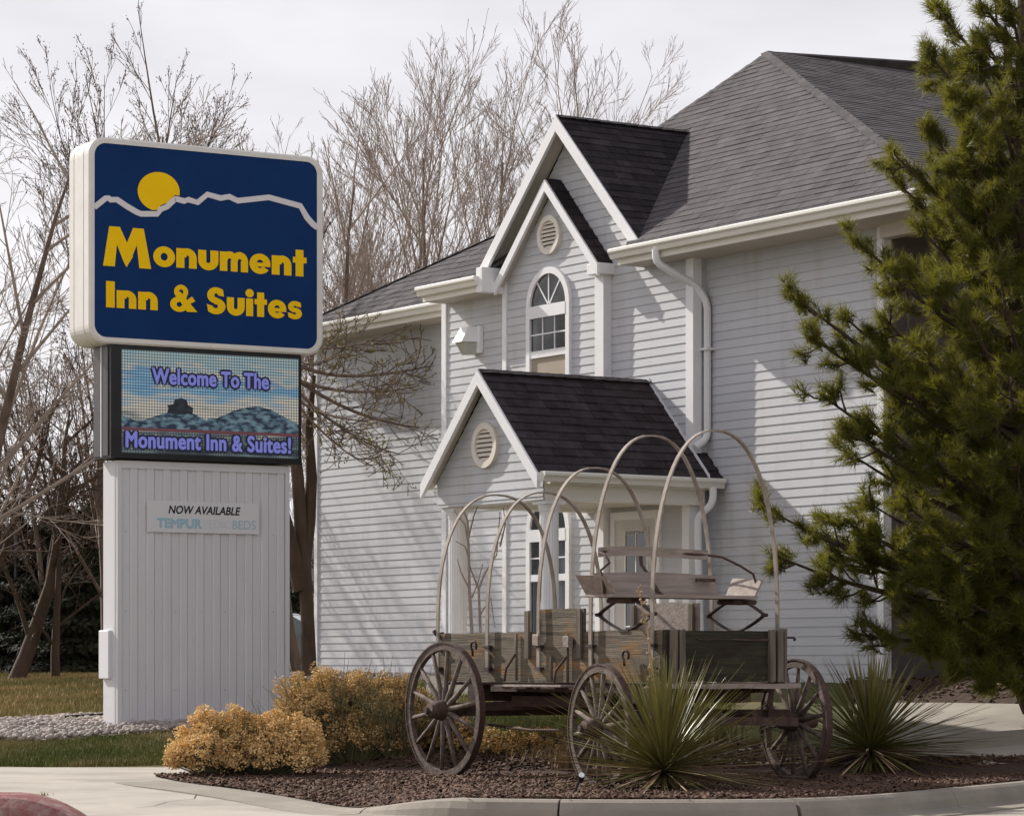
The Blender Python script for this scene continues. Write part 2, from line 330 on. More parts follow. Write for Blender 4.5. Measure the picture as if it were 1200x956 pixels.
# kerb in cast lengths
def kerb(pts, name, h0=1, h1=1):
    mb = MB(); n = len(pts); L = [0]
    for i in range(1, n): L.append(L[-1]+math.hypot(pts[i][0]-pts[i-1][0], pts[i][1]-pts[i-1][1]))
    for i, (x, y) in enumerate(pts):
        a = pts[max(i-1, 0)]; b = pts[min(i+1, n-1)]; tx, ty = b[0]-a[0], b[1]-a[1]; l = math.hypot(tx, ty); nxx, nyy = ty/l, -tx/l
        k = sstep(-1.5, -.3, x); zt = .02*k+.0; zb = drive_z(x, y)*(1-k)-.146*k+.012
        zt = zb+.004+(zt-zb)*k if k < 1 else zt
        for d, z in ((0, -.2), (0, zt-.01), (.02, zt), (.13, zt), (.17, zt-.02*k), (.205, zt-.075*k), (.225, zb+.015*k), (.26, zb), (.56, zb-.006), (.57, -.2)):
            mb.v.append((x+nxx*d, y+nyy*d, z))
    for i in range(n-1):
        for k in range(9): a = i*10+k; mb.f.append((a, a+1, a+11, a+10))
    mb.f.append(tuple(range(10))[::-1]); mb.f.append(tuple((n-1)*10+k for k in range(10)))
    o = mb.build(name, M['kerbmat'], smooth=False); return struct(fixnormals(o))
def cutk(a, b):
    i0 = min(range(len(KC)), key=lambda i: abs(KC[i][0]-a)); i1 = min(range(len(KC)), key=lambda i: abs(KC[i][0]-b))
    P = list(KC[i0:i1+1]); q, r = P[-1], P[-2]; l = math.hypot(q[0]-r[0], q[1]-r[1]); P[-1] = (q[0]-(q[0]-r[0])/l*.011, q[1]-(q[1]-r[1])/l*.011); return P
kerb(cutk(-3.09, -1.0), 'kerb', 0, 1)
for a_, b_ in ((-1.0, .42), (.42, 2.08), (2.08, 3.5), (3.5, 9)): kerb(cutk(a_, b_), 'kerb')
# raised walk at the right with its kerb face
wk = [ground(px, py) for px, py in ((1000, 890), (1046, 886), (1130, 878), (1205, 872), (1330, 862))]
wb = [ground(px, py) for px, py in ((1330, 846), (1200, 842), (1100, 840), (1040, 840), (1000, 842))]
def wz(x, y): return H(x, y)+.15
gridsheet('walkway', [(p.x, p.y) for p in wk]+[(p.x, p.y) for p in wb], wz, M['concrete'], .4)
mb = MB()
for i, p in enumerate(wk):
    z = wz(p.x, p.y); mb.v += [(p.x, p.y+.05, z+.003), (p.x, p.y-.03, z+.003), (p.x+.0, p.y-.055, z-.02), (p.x, p.y-.075, z-.24), (p.x, p.y-.05, z-.4)]
for i in range(len(wk)-1):
    for k in range(4): a = i*5+k; mb.f.append((a, a+5, a+6, a+1))
struct(mb.build('walkway_kerb', M['kerbmat']))
lanep = [(p.x, p.y-.02) for p in wk][::-1]
lane = [(q[0], q[1]+.1) for q in lanep]+[(1.8, 30.0), (1.5, 28.65), (3.6, 28.55), (5.2, 28.4), (7.6, 28.2), (9.5, 28.2)]
gridsheet('service_lane', lane, lambda x, y: H(x, y)+.022, M['concrete'], .5)
# red painted kerb nose at the lower left
mb = MB(); P = []
cx0, cy0 = (0-600)/F*24.6, 24.4
pts = []
for i in range(13):
    t = i/12; px = -60+t*160; py = 929.5+max(0, (px-15)/82)**2.0*27
    Y = 24.0-.5*t; p = at(px, py, Y); pts.append(p)
for p in pts:
    for d, z in ((.25, p.z-.35), (.2, p.z+.004), (.0, p.z+.0), (-.12, p.z-.005), (-.2, p.z-.03), (-.25, p.z-.1), (-.28, p.z-.35)):
        mb.v.append((p.x, p.y+d, z))
for i in range(12):
    for k in range(6): a = i*7+k; mb.f.append((a, a+7, a+8, a+1))
o = struct(fixnormals(mb.build('red_kerb', M['redpaint'])))
# raised domes of a red tactile strip at the lower edge
mb = MB()
for i in range(17):
    p = at(316+i*5, 955.5, 23.85)
    for j in range(3): mb.tube([(p.x, p.y-.07*j, p.z-.02), (p.x, p.y-.07*j, p.z), (p.x, p.y-.07*j, p.z+.006)], [.018, .015, .008], 8)
tp = struct(mb.build('tactile_strip', M['redpaint']))
# gravel bed round the sign
def lbed(pxs): return [(ground(a, b).x, ground(a, b).y) for a, b in pxs]
gravp = lbed(((-60, 868), (60, 868), (110, 864), (190, 858), (255, 853), (330, 846), (345, 838), (300, 836), (140, 838), (60, 843), (0, 846), (-60, 849)))
gridsheet('gravel_bed', gravp, lambda x, y: H(x, y)+.012, M['gravelbed'], .4)
gp2 = lbed(((338, 800), (420, 800), (560, 801), (700, 803), (840, 804), (840, 797), (560, 794), (338, 793)))
gridsheet('wall_gravel_strip', gp2, lambda x, y: H(x, y)+.012, M['gravelbed'], .4)
mlr = [(p.x, p.y-.1) for p in wb[::-1]]+[(p.x, p.y) for p in [ground(1330, 790), ground(1200, 790), ground(1100, 793), ground(1030, 796), ground(990, 799)]]
def inpoly(x, y, P):
    c = np.zeros(len(x), bool); n = len(P)
    for i in range(n):
        x0, y0 = P[i]; x1, y1 = P[(i+1) % n]
        if y0 == y1: continue
        k = ((y0 > y) != (y1 > y)) & (x < (x1-x0)*(y-y0)/(y1-y0)+x0); c ^= k
    return c
def samples(P, n):
    a = np.array(P); mn, mxx = a.min(0), a.max(0); out = np.zeros((0, 2))
    while len(out) < n:
        q = rng.uniform(mn, mxx, (n, 2)); out = np.vstack([out, q[inpoly(q[:, 0], q[:, 1], P)]])
    return out[:n]
def stones(P, n, s0, s1, name, zoff=.0):
    q = samples(P, n); z = np.array([H(x, y) for x, y in q])+zoff
    ph = (1+5**.5)/2; tv = np.array([(-1,ph,0),(1,ph,0),(-1,-ph,0),(1,-ph,0),(0,-1,ph),(0,1,ph),(0,-1,-ph),(0,1,-ph),(ph,0,-1),(ph,0,1),(-ph,0,-1),(-ph,0,1)], float)/1.9
    tf = np.array([(0,11,5),(0,5,1),(0,1,7),(0,7,10),(0,10,11),(1,5,9),(5,11,4),(11,10,2),(10,7,6),(7,1,8),(3,9,4),(3,4,2),(3,2,6),(3,6,8),(3,8,9),(4,9,5),(2,4,11),(6,2,10),(8,6,7),(9,8,1)])
    s = rng.uniform(s0, s1, (n, 1, 1))*rng.uniform(.6, 1.2, (n, 3))[:, None, :]; s[..., 2] *= .7
    mats = rotz(rng.uniform(0, 6.28, n))@(np.eye(3)[None]*s); loc = np.column_stack([q, z+rng.uniform(0, s1*.8, n)])
    V, Fc = scatter(tv, tf, loc, mats); return stuff(np_mesh(name, V, Fc, M['stone'], smooth=False))
tag(stones(gravp, 3800, .022, .05, 'river_stones', .015), 'pale river stones spread round the foot of the pylon sign', 'gravel')
tag(stones(gp2, 1500, .03, .06, 'wall_stones', .015), 'narrow band of brown stones along the foot of the grey wall', 'gravel')
def chips(P, n, name, label, s0=.015, s1=.045, zf=None):
    q = samples(P, n); z = np.array([H(x, y) for x, y in q])+.02
    tv = np.array([(-1,-.35,0),(1,-.25,.05),(.9,.3,0),(-.8,.35,.1),(-1,-.35,-.2),(1,-.25,-.2),(.9,.3,-.2),(-.8,.35,-.2)], float)
    tf = np.array([(0,1,2,3),(0,4,5,1),(1,5,6,2),(2,6,7,3),(3,7,4,0)])
    s = rng.uniform(s0, s1, n)[:, None, None]
    mats = rotz(rng.uniform(0, 6.28, n))@rotx(rng.normal(0, .5, n))@rotz(rng.uniform(0, 6.28, n))*s
    loc = np.column_stack([q, z+rng.uniform(0, .02, n)]); V, Fc = scatter(tv, tf, loc, mats)
    return tag(stuff(np_mesh(name, V, Fc, M['chip'])), label, 'mulch')
chips(bedpoly, 30000, 'bark_mulch', 'reddish brown bark chips covering the bed under the wagon')
gridsheet('wall_planting', mlr, lambda x, y: H(x, y)+.016, M['mulch'], .5)
chips(mlr, 7000, 'wall_mulch', 'brown bark chips at the right under the pine', .02, .06)
edgep = [(x, y-.62) for x, y in KC[6:60]]+[(x, y+.05) for x, y in KC[6:60]][::-1]
q_ = samples(edgep, 260); tvc = np.array([(-1, -.3, 0), (1, -.2, .1), (.8, .3, 0), (-.8, .3, .1)], float); s_ = rng.uniform(.008, .026, 260)[:, None, None]
def kz(x, y):
    d = min(math.hypot(x-a, y-b) for a, b in KC); return .024 if (d < .15) else -.10
V, Fc = scatter(tvc, np.array([(0, 1, 2, 3)]), np.column_stack([q_, [kz(a, b) for a, b in q_]]), rotz(rng.uniform(0, 6.28, 260))*s_); sel = V.reshape(-1, 4, 3)[:, 0, 2] > -.05
V2 = V.reshape(-1, 4, 3)[sel].reshape(-1, 3); tag(stuff(np_mesh('mulch_litter', V2, np.arange(len(V2)).reshape(-1, 4), M['chip'])), 'scattered bark bits lying on top of the concrete kerb', 'mulch')
# edging boards at the sign foot
mb = MB()
a, b = ground(76, 846), ground(130, 842.5); 
e = thing('timber_edging', 'black timber edging strip in the stones beside the pylon foot', 'edging', a)
mb.obox((0, 0, -.05), (b.x-a.x, b.y-a.y, b.z-a.z), (0, .07, 0), (0, 0, .13)); mb.build('edging_board', M['edging'], e)
a2, b2 = ground(85, 849), ground(262, 849.5); mb = MB(); mb.obox((a2.x-a.x, a2.y-a.y, a2.z-a.z-.05), (b2.x-a2.x, b2.y-a2.y, b2.z-a2.z), (0, .06, 0), (0, 0, .085)); mb.build('edging_board', M['edging'], e)
# grass
def grass(P, n, h0, h1, name, label, mat='grass', wd=.006):
    q = samples(P, n); z = np.array([H(x, y) for x, y in q])-.01
    tv = np.array([(-1, 0, 0), (1, 0, 0), (.2, .35, 1)], float); tf = np.array([(0, 1, 2)])
    h = rng.uniform(h0, h1, n); mats = rotz(rng.uniform(0, 6.28, n)); sc = np.stack([np.full(n, wd), h*rng.uniform(.2, 1.2, n), h], -1)
    V, Fc = scatter(tv, tf, np.column_stack([q, z]), mats*sc[:, None, :]); return tag(stuff(np_mesh(name, V, Fc, M[mat])), label, 'grass')
strip_ = lbed(((-60, 897), (0, 896.5), (62, 898.5), (150, 896.5), (240, 893), (330, 888), (420, 880), (420, 846), (330, 850), (255, 856), (190, 861), (110, 867), (60, 871), (-60, 871)))
grass(strip_, 60000, .03, .085, 'grass_strip', 'short green grass strip between concrete drive and river stones')
lawnp = lbed(((-60, 849), (0, 846), (60, 843), (140, 838), (300, 836), (300, 796), (140, 789), (-60, 785)))
grass(lawnp, 70000, .03, .10, 'back_lawn', 'olive and straw coloured lawn behind the pylon sign', mat='grass_dry', wd=.012)
midp = lbed(((330, 845), (420, 862), (540, 868), (700, 866), (860, 850), (860, 806), (700, 803), (420, 801), (338, 801)))
grass(midp, 60000, .04, .11, 'lawn_behind_wagon', 'green lawn between the wagon bed and the grey wall', wd=.009)
# ================================================================== HOTEL
U0, V0, G0 = -30.0, 22.5, .85
HO = (U0, V0, G0)
hotel = thing('hotel_building', 'two storey grey sided inn with dark shingle roof, arched windows and small entrance porch', 'building',
              (UX*U0+VX*V0, UY*U0+VY*V0, G0), math.atan2(UY, UX))
def hp(mb, name, m, parent=None, smooth=False): return mb.build(name, M[m], parent or hotel, HO, smooth)
P0, PIT = .85, .11
nboard = [0]
def siding(wallname, polys, v, cut=None, joined=False, seams=0, label=None, mat='siding'):
    w = grp(wallname, hotel); alljoin = MB()
    zs = [p[1] for q in polys for p in q]; k0 = int((min(zs)-P0)/PIT)-1; k1 = int((max(zs)-P0)/PIT)+2
    for k in range(k0, k1):
        zk = P0+k*PIT
        for poly in polys:
            c = sclip(sclip(poly, 0, 1, zk), 0, -1, -(zk+PIT))
            if len(c) < 3 or abs(area(c)) < 2e-3: continue
            cuts = [None]
            if seams and random.random() < seams:
                us = [p[0] for p in c]; cu = random.uniform(min(us)+.6, max(us)-.6); cuts = [(1, 0, cu+.002), (-1, 0, -(cu-.002))]
            for cc in cuts:
                d = c if cc is None else sclip(c, *cc)
                if len(d) < 3: continue
                mb = alljoin if joined else MB(); o = len(mb.v)
                def dep(z): return v-.003-.0095*(1-(z-zk)/PIT)
                fr = [(a, dep(z), z) for a, z in d]; n = len(fr)
                low = [i for i in range(n) if abs(d[i][1]-zk) < 1e-5]
                mb.add(fr, [tuple(range(n))])
                if len(low) >= 2:
                    a = min(d[i][0] for i in low); b = max(d[i][0] for i in low)
                    mb.add([(a, dep(zk), zk), (b, dep(zk), zk), (b, v+.002, zk+.002), (a, v+.002, zk+.002)], [(0, 3, 2, 1)])
                if not joined: hp(mb, 'siding_board', 'siding', w); nboard[0] += 1
    if joined: stuff(hp(alljoin, 'siding_boards', mat, w))
    bk = MB()
    for poly in polys: bk.prism([(a, z) for a, z in poly], v+.006, v+.05, lambda a, b, d: (a, d, b))
    hp(bk, 'sheathing', 'siding', w); return w
ZE = 6.25                                  # gutter top
W1, W2, W3, VB, VR = 22.48, 22.27, 22.93, 22.17, 23.9
siding('wall', [[(-29.44, .80), (-26.2, .80), (-26.2, 6.2), (-29.44, 6.2)]], W1, seams=.35)
siding('wall', [[(-39.9, .80), (-35.2, .80), (-35.2, 6.14), (-39.9, 6.14)]], W3, seams=.4)
siding('wall', [[(-35.2, .80), (-33.53, .80), (-33.53, 6.24), (-35.2, 6.24)]], W2)
siding('wall', [[(-31.27, .80), (-29.5, .80), (-29.5, 6.24), (-31.27, 6.24)]], W2)
siding('gable_wall', [[(-33.75, 6.24), (-30.33, 6.24), (-31.99, 8.12)]], W2)
siding('projecting_bay', [[(-33.5, .80), (-31.3, .80), (-31.3, 6.2), (-33.5, 6.2)], [(-33.46, 6.2), (-31.26, 6.2), (-32.33, 7.30)]], VB)
siding('recessed_wall', [[(-26.1, .80), (-19, .80), (-19, 6.1), (-26.1, 6.1)]], VR, joined=True, mat='siding_shade')
# return walls and dark body behind
mb = MB(); mb.box(-29.5, -29.46, W2, W1, .8, 6.2); hp(mb, 'return_wall', 'siding')
mb = MB(); mb.box(-26.17, -26.13, W1+.1, VR, .8, 6.2); hp(mb, 'return_wall', 'siding_shade')
mb = MB(); mb.box(-26.13, -18.9, W1, VR+.05, 6.12, 6.2); hp(mb, 'recess_ceiling', 'siding_shade')
mb = MB(); mb.box(-26.1, -18.9, VR+.06, 31, .6, 6.1); hp(mb, 'wall_core', 'siding_shade')
mb = MB(); mb.box(-39.88, -26.2, W3+.06, 31, .6, 6.1); hp(mb, 'wall_core', 'siding')
mb = MB(); mb.box(-35.18, -29.5, W2+.06, W3+.06, .6, 6.1); mb.box(-29.5, -26.2, W1+.06, W3+.06, .6, 6.1); hp(mb, 'wall_core', 'siding')
mb = MB(); mb.box(-33.49, -31.31, VB+.052, W2+.06, .6, 6.18); hp(mb, 'bay_side', 'siding')
# foundation
mb = MB(); mb.box(-39.87, -35.2, W3+.03, W3+.3, .2, .82); mb.box(-35.17, -29.5, W2+.03, W2+.3, .2, .82); mb.box(-29.5, -26.2, W1+.03, W1+.3, .2, .82)
mb.box(-26.1, -20, VR+.03, VR+.3, .2, .82); hp(mb, 'foundation', 'kerbmat')
# corner boards
def corner(u, v, w=.09, dd=.06, z0=.8, z1=6.2, right=True):
    mb = MB(); mb.box(u-w/2, u+w/2, v-.03, v+dd, z0, z1, .004); hp(mb, 'corner_board', 'trim')
corner(-39.87, W3, .09); corner(-35.17, W2, .11, .5, .8, 6.22); corner(-29.52, W2, .15, .1, .8, 6.16); corner(-26.19, W1, .11, .09, .8, 6.2)
corner(-33.50, VB, .09, .08, .8, 6.18); corner(-31.30, VB, .19, .1, .8, 6.2)
mb = MB(); mb.box(-29.46, -29.43, W1-.015, W1-.002, .8, 6.2); hp(mb, 'inside_corner_trim', 'siding')
# ---- roof
PT = .847
def shingle_face(O, e, s, poly, parent, m, row=.14, joined=True, thick=.007, name='shingle', tw=(.24, .44), limit=None, off=(0, 0, 0)):
    O = Vector(O); e = Vector(e).normalized(); s = Vector(s).normalized(); n = e.cross(s).normalized()
    if n.z < 0: n = -n
    J = MB(); ys = [p[1] for p in poly]; xs_ = [p[0] for p in poly]; y = min(ys); r = 0; cnt = 0
    flip = area(poly) < 0
    if flip: poly = poly[::-1]
    flipn = e.cross(s).dot(n) < 0
    while y < max(ys):
        x = min(xs_)-random.uniform(0, .4)
        while x < max(xs_):
            w = random.uniform(*tw); c = sclip(sclip(sclip(sclip(poly, 0, 1, y), 0, -1, -(y+row)), 1, 0, x+.003), -1, 0, -(x+w-.003))
            if len(c) >= 3 and abs(area(c)) > 4e-4:
                t = thick*random.uniform(.6, 1.5)
                nn = len(c); top = [O+e*a+s*b+n*(.004+t*(1-(b-y)/row)) for a, b in c]; bot = [O+e*a+s*b-n*.004 for a, b in c]
                fs = [tuple(range(nn))]+[(i, nn+i, nn+(i+1) % nn, (i+1) % nn) for i in range(nn)]
                if flipn: fs = [f[::-1] for f in fs]
                if joined: J.add(top+bot, fs)
                else:
                    q = MB(); q.add(top+bot, fs); q.build(name, M[m], parent, off)
                cnt += 1
            x += w
        y += row; r += 1
    deck = MB(); nn = len(poly); deck.add([O+e*a+s*b-n*.003 for a, b in poly]+[O+e*a+s*b-n*.03 for a, b in poly], [tuple(range(nn)), tuple(range(nn, 2*nn))[::-1]]+[(i, nn+i, nn+(i+1) % nn, (i+1) % nn) for i in range(nn)])
    deck.build('roof_deck', M[m], parent, off)
    if joined: stuff(J.build(name+'s', M[m], parent, off))
    return cnt
def face3(pts, eave_i=(0, 1), **k):          # shingles on a planar polygon of 3D points, rows parallel to the edge eave_i
    P = [Vector(p) for p in pts]; O = P[eave_i[0]]; e = (P[eave_i[1]]-O).normalized()
    nrm = None
    for p in P:
        c = e.cross(p-O)
        if c.length > 1e-3: nrm = c.normalized(); break
    s = nrm.cross(e).normalized()
    if max((p-O).dot(s) for p in P) < -min((p-O).dot(s) for p in P): s = -s
    return shingle_face(O, e, s, [((p-O).dot(e), (p-O).dot(s)) for p in P], **k)
roof = grp('main_roof', hotel)
VE, ZR = 21.82, 6.22
AP = (-32.2, 25.6, 9.43); CL = (-35.12, VE, ZR); CR = (-24.40, VE, ZR)
GB_ = (-32.02, VE+(8.17-ZR)/PT, 8.17)
face3([(-30.32, VE, ZR), CR, AP, GB_], parent=roof, m='shingle', off=HO)
face3([CL, (-33.72, VE, ZR), GB_, AP], parent=roof, m='shingle', off=HO)
RB = (-32.2, 45, 9.43)
face3([CR, (-24.4, 45, ZR), RB, AP], parent=roof, m='shingle', off=HO)
face3([(-38.6, 45, 6.35), CL, AP, RB], eave_i=(0, 1), parent=roof, m='shingle', off=HO, row=.5, tw=(1, 2))
# ridge and hip caps
def caps(a, b, parent, m, step=.2, w=.10, nsc=1):
    a = Vector(a); b = Vector(b); d = (b-a); L = d.length; d.normalize(); side = d.cross(Vector((0, 0, 1))).normalized(); up = side.cross(d).normalized()
    J = MB(); t = 0
    while t < L:
        p = a+d*t; q = a+d*min(L, t+step*1.15); h0, h1 = .0, .012
        J.add([p-side*w-up*(w*.45-h0), p+up*h0, p+side*w-up*(w*.45-h0), q-side*w-up*(w*.45-h1), q+up*h1, q+side*w-up*(w*.45-h1)], [(0, 1, 4, 3), (1, 2, 5, 4), (3, 4, 5), (0, 3, 5, 2)])
        t += step
    return stuff(J.build('ridge_caps', M[m], parent, HO))
caps(CR, AP, roof, 'shingle'); caps(CL, AP, roof, 'shingle'); caps(RB, AP, roof, 'shingle')
# left wing roof
wing = grp('wing_roof', hotel)
WL = Vector((-40.1, 22.40, 6.12)); WD = Vector((3.7+.3, 1.35, 1.143)).normalized(); WT = WL+WD*6.2
WR = Vector((-33.2, 22.40, 6.12))
face3([WL, WR, (WT.x+.8, WT.y, WT.z), WT], parent=wing, m='shingle', off=HO)
face3([(WL.x, 32, 6.12), WL, WT, (WT.x, 32, WT.z)], parent=wing, m='shingle', off=HO, row=.6, tw=(1, 2))
caps(WL, WT, wing, 'shingle')
# big wall gable
gab = grp('gable_roof', hotel)
GA = (-32.02, 21.98, 8.17); GL = (-33.86, 21.98, 6.36); GR = (-30.22, 21.98, 6.36)
GB = (-32.02, VE+(8.17-ZR)/PT-.02, 8.17)
vf = VE+(6.36-ZR)/PT
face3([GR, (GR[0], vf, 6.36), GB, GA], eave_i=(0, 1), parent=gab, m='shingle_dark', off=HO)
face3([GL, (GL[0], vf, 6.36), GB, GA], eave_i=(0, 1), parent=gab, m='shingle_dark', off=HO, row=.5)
caps(GA, GB, gab, 'shingle_dark', w=.1)
def rake(a, b, v0, v1, hgt, parent, name='rake_board', m='trim', drop=0.0):   # a (u, z) to b (u, z) on top, hanging hgt
    mb = MB(); mb.prism([(a[0], a[1]-drop), (b[0], b[1]-drop), (b[0], b[1]-hgt-drop), (a[0], a[1]-hgt-drop)], v0, v1, lambda p, q, d: (p, d, q)); return fixnormals(hp(mb, name, m, parent))
for g in (GL, GR):
    sg = 1 if g is GR else -1
    rake((GA[0], GA[2]-.012), (g[0]+.02*sg, g[2]-.03), 21.955, 22.0, .20, gab)
    rake((GA[0], GA[2]-.035), (g[0], g[2]-.05), 22.0, W2, .03, gab, 'rake_soffit', 'soffit')
# bay gable
bay = grp('bay_roof', hotel)
BA = (-32.34, 22.03, 7.395); BL = (-33.52, 22.03, 6.17); BR = (-31.16, 22.03, 6.17)
for g in (BR, BL):
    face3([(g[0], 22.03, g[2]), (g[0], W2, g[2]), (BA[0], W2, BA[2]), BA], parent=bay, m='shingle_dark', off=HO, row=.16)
    sg = 1 if g is BR else -1
    rake((BA[0], BA[2]-.012), (g[0]+.015*sg, g[2]-.02), 22.0, 22.04, .15, bay)
    rake((BA[0], BA[2]-.02), (g[0], g[2]-.03), 22.04, VB, .03, bay, 'rake_soffit', 'soffit')
mb = MB(); mb.box(-31.40, -31.13, 22.02, W2, 6.03, 6.17, .006); hp(mb, 'eave_return', 'trim', bay)
# gutters, fascia, soffits
def gutter(a, b, v, z, along='u', name='gutter', h=.125, caps_=True, dr=1):
    prof = [(0, 0), (-.10, 0), (-.115, -.015), (-.115, -.045), (-.085, -.075), (-.07, -h), (0, -h), (0, -h+.006), (-.062, -h+.006), (-.078, -.072), (-.104, -.042), (-.104, -.012), (-.0, -.012)]
    mb = MB(); n = len(prof); vs = []
    for t in (a, b):
        for p, q in prof: vs.append((t, v+p, z+q) if along == 'u' else (v-p*dr, t, z+q))
    fs = [(i, (i+1) % n, n+(i+1) % n, n+i) for i in range(n)]
    mb.add(vs, fs)
    for t in ((a, b) if caps_ else ()):
        e = .004 if t == b else -.004
        cp = [(0, 0), (-.10, 0), (-.115, -.015), (-.115, -.045), (-.085, -.075), (-.07, -h), (0, -h)]
        if along == 'u': mb.prism(cp, t, t+e, lambda p, q, d: (d, v+p, z+q))
        else: mb.prism(cp, t, t+e, lambda p, q, d: (v-p*dr, d, z+q))
    return fixnormals(hp(mb, name, 'gutter'))
gutter(-30.56, -24.38, 21.86, ZE); gutter(-35.1, -33.62, 21.84, ZE); gutter(-40.15, -35.26, 22.42, 6.14)
def fascia(u0, u1, v, vw, z, nm='fascia'):
    mb = MB(); mb.box(u0, u1, v, v+.03, z-.20, z-.005); hp(mb, nm, 'gutter')
    mb = MB(); mb.box(u0, u1, v+.03, vw, z-.2, z-.18); hp(mb, 'soffit', 'soffit')
fascia(-30.5, -26.1, 21.865, W1, ZE); fascia(-26.1, -24.4, 21.865, VR+1, ZE); fascia(-35.08, -33.6, 21.845, W3, ZE); fascia(-40.12, -35.2, 22.425, W3, 6.14)
mb = MB(); mb.box(-33.66, -33.52, 21.80, 22.2, 6.03, 6.36, .005); hp(mb, 'eave_return', 'trim')
# right hand eave
mb = MB(); mb.box(-24.42, -24.36, 21.87, 40, 6.02, 6.22); hp(mb, 'fascia', 'trim')
mb = MB(); mb.box(-26.1, -20.3, 22.36, 22.52, 5.90, 6.17); hp(mb, 'header_beam', 'soffit')
# downspouts
def spout(path, w=.075, d=.055, name='downspout', m='trim'):
    mb = MB(); P = [Vector(p) for p in path]; o = 0; n = 8
    mb.tube(P, [w*.62]*len(P), 8); return hp(mb, name, m, smooth=False)
def bend(P, r=.12, n=4):
    out = [Vector(P[0])]
    for i in range(1, len(P)-1):
        a, b, c = Vector(P[i-1]), Vector(P[i]), Vector(P[i+1]); p = b+(a-b).normalized()*r; q = b+(c-b).normalized()*r
        for k in range(n+1): t = k/n; out.append(p*(1-t)**2+b*2*t*(1-t)+q*t*t)
    out.append(Vector(P[-1])); return out
spout(bend([(-29.62, 21.80, 6.14), (-29.62, 21.80, 5.98), (-29.46, 22.30, 5.72), (-29.38, 22.41, 5.5), (-29.38, 22.41, 3.84), (-29.38, 22.22, 3.72)], .1))
mb = MB(); mb.box(-29.46, -29.30, 22.34, 22.47, 4.92, 4.95); hp(mb, 'spout_strap', 'trim')
# ---- windows, vents
def arcpts(cu, cz, r, a0=0, a1=math.pi, n=20, rz_=None): return [(cu+r*math.cos(a0+(a1-a0)*i/n), cz+(rz_ or r)*math.sin(a0+(a1-a0)*i/n)) for i in range(n+1)]
def ring(mb, inner, outer, v0, v1):
    n = len(inner); vs = []
    for d in (v0, v1): vs += [(a, d, b) for a, b in outer]+[(a, d, b) for a, b in inner]
    fs = []
    for i in range(n-1):
        fs += [(i, i+1, n+i+1, n+i), (2*n+i+1, 2*n+i, 3*n+i, 3*n+i+1), (i+1, i, 2*n+i, 2*n+i+1), (n+i, n+i+1, 3*n+i+1, 3*n+i)]
    mb.add(vs, fs); return mb
def arch_window(cu, zs, zb, v, sash_low='blind', blind_top=None):
    w = grp('arched_window', hotel); ro, ri = .50, .415; vf = v-.055
    def pc(mb, name, m): return mb.build(name, M[m], w, HO)
    mb = MB(); ring(mb, arcpts(cu, zs, ri), arcpts(cu, zs, ro), vf, v+.01); fixnormals(pc(mb, 'arch_frame', 'trim'))
    for a, b in ((cu-ro, cu-ri), (cu+ri, cu+ro)): mb = MB(); mb.box(a, b, vf, v+.01, zb, zs-.001); pc(mb, 'jamb', 'trim')
    mb = MB(); mb.box(cu-ri, cu+ri, vf-.006, v, zs-.15, zs+.01); pc(mb, 'transom', 'trim')
    mb = MB(); mb.prism([(cu-ri, zs+.005)]+arcpts(cu, zs, ri)[::-1][1:-1]+[(cu+ri, zs+.005)], v-.024, v-.02, lambda a, b, d: (a, d, b)); fixnormals(pc(mb, 'pane', 'glass'))
    for a in (90, 50, 130):
        mb = MB(); c, s_ = math.cos(R(a)), math.sin(R(a)); p0 = (cu+.03*c, zs+.03*s_); p1 = (cu+ri*c, zs+ri*s_); nx_, nz_ = -s_*.010, c*.010
        mb.prism([(p0[0]-nx_, p0[1]-nz_), (p1[0]-nx_, p1[1]-nz_), (p1[0]+nx_, p1[1]+nz_), (p0[0]+nx_, p0[1]+nz_)], v-.034, v-.025, lambda a_, b_, d: (a_, d, b_)); fixnormals(pc(mb, 'muntin', 'trim'))
    zt = zs-.15; zm = zt-.43; wv = (2*ri)/3
    for i in range(3):
        for j in range(2):
            mb = MB(); mb.box(cu-ri+i*wv+.006, cu-ri+(i+1)*wv-.006, v-.024, v-.02, zt-(j+1)*.215+.005, zt-j*.215-.005); pc(mb, 'pane', 'glass')
    for i in (1, 2):
        mb = MB(); mb.box(cu-ri+i*wv-.009, cu-ri+i*wv+.009, v-.034, v-.019, zm, zt); pc(mb, 'muntin', 'trim')
    mb = MB(); mb.box(cu-ri, cu+ri, v-.033, v-.019, zt-.224, zt-.206); pc(mb, 'muntin', 'trim')
    mb = MB(); mb.box(cu-ri, cu+ri, vf+.008, v, zm-.09, zm); pc(mb, 'meeting_rail', 'trim')
    if sash_low == 'blind':
        mb = MB(); mb.box(cu-ri, cu+ri, v-.020, v-.012, zb+.04, zm-.09); pc(mb, 'blind', 'blind')
        mb = MB(); mb.box(cu-ri, cu+ri, v-.026, v-.020, zb+.28, zb+.30); pc(mb, 'blind_rail', 'vent')
    else:
        mb = MB(); mb.box(cu-ri, cu+ri, v-.024, v-.02, zb+.05, zm-.09); pc(mb, 'pane', 'glass')
    mb = MB(); mb.box(cu-ro-.02, cu+ro+.02, vf-.03, v, zb-.05, zb+.05); pc(mb, 'sill', 'trim')
    return w
arch_window(-32.44, 5.765, 4.42, VB)
arch_window(-32.44, 2.83, 1.35, VB, 'glass')
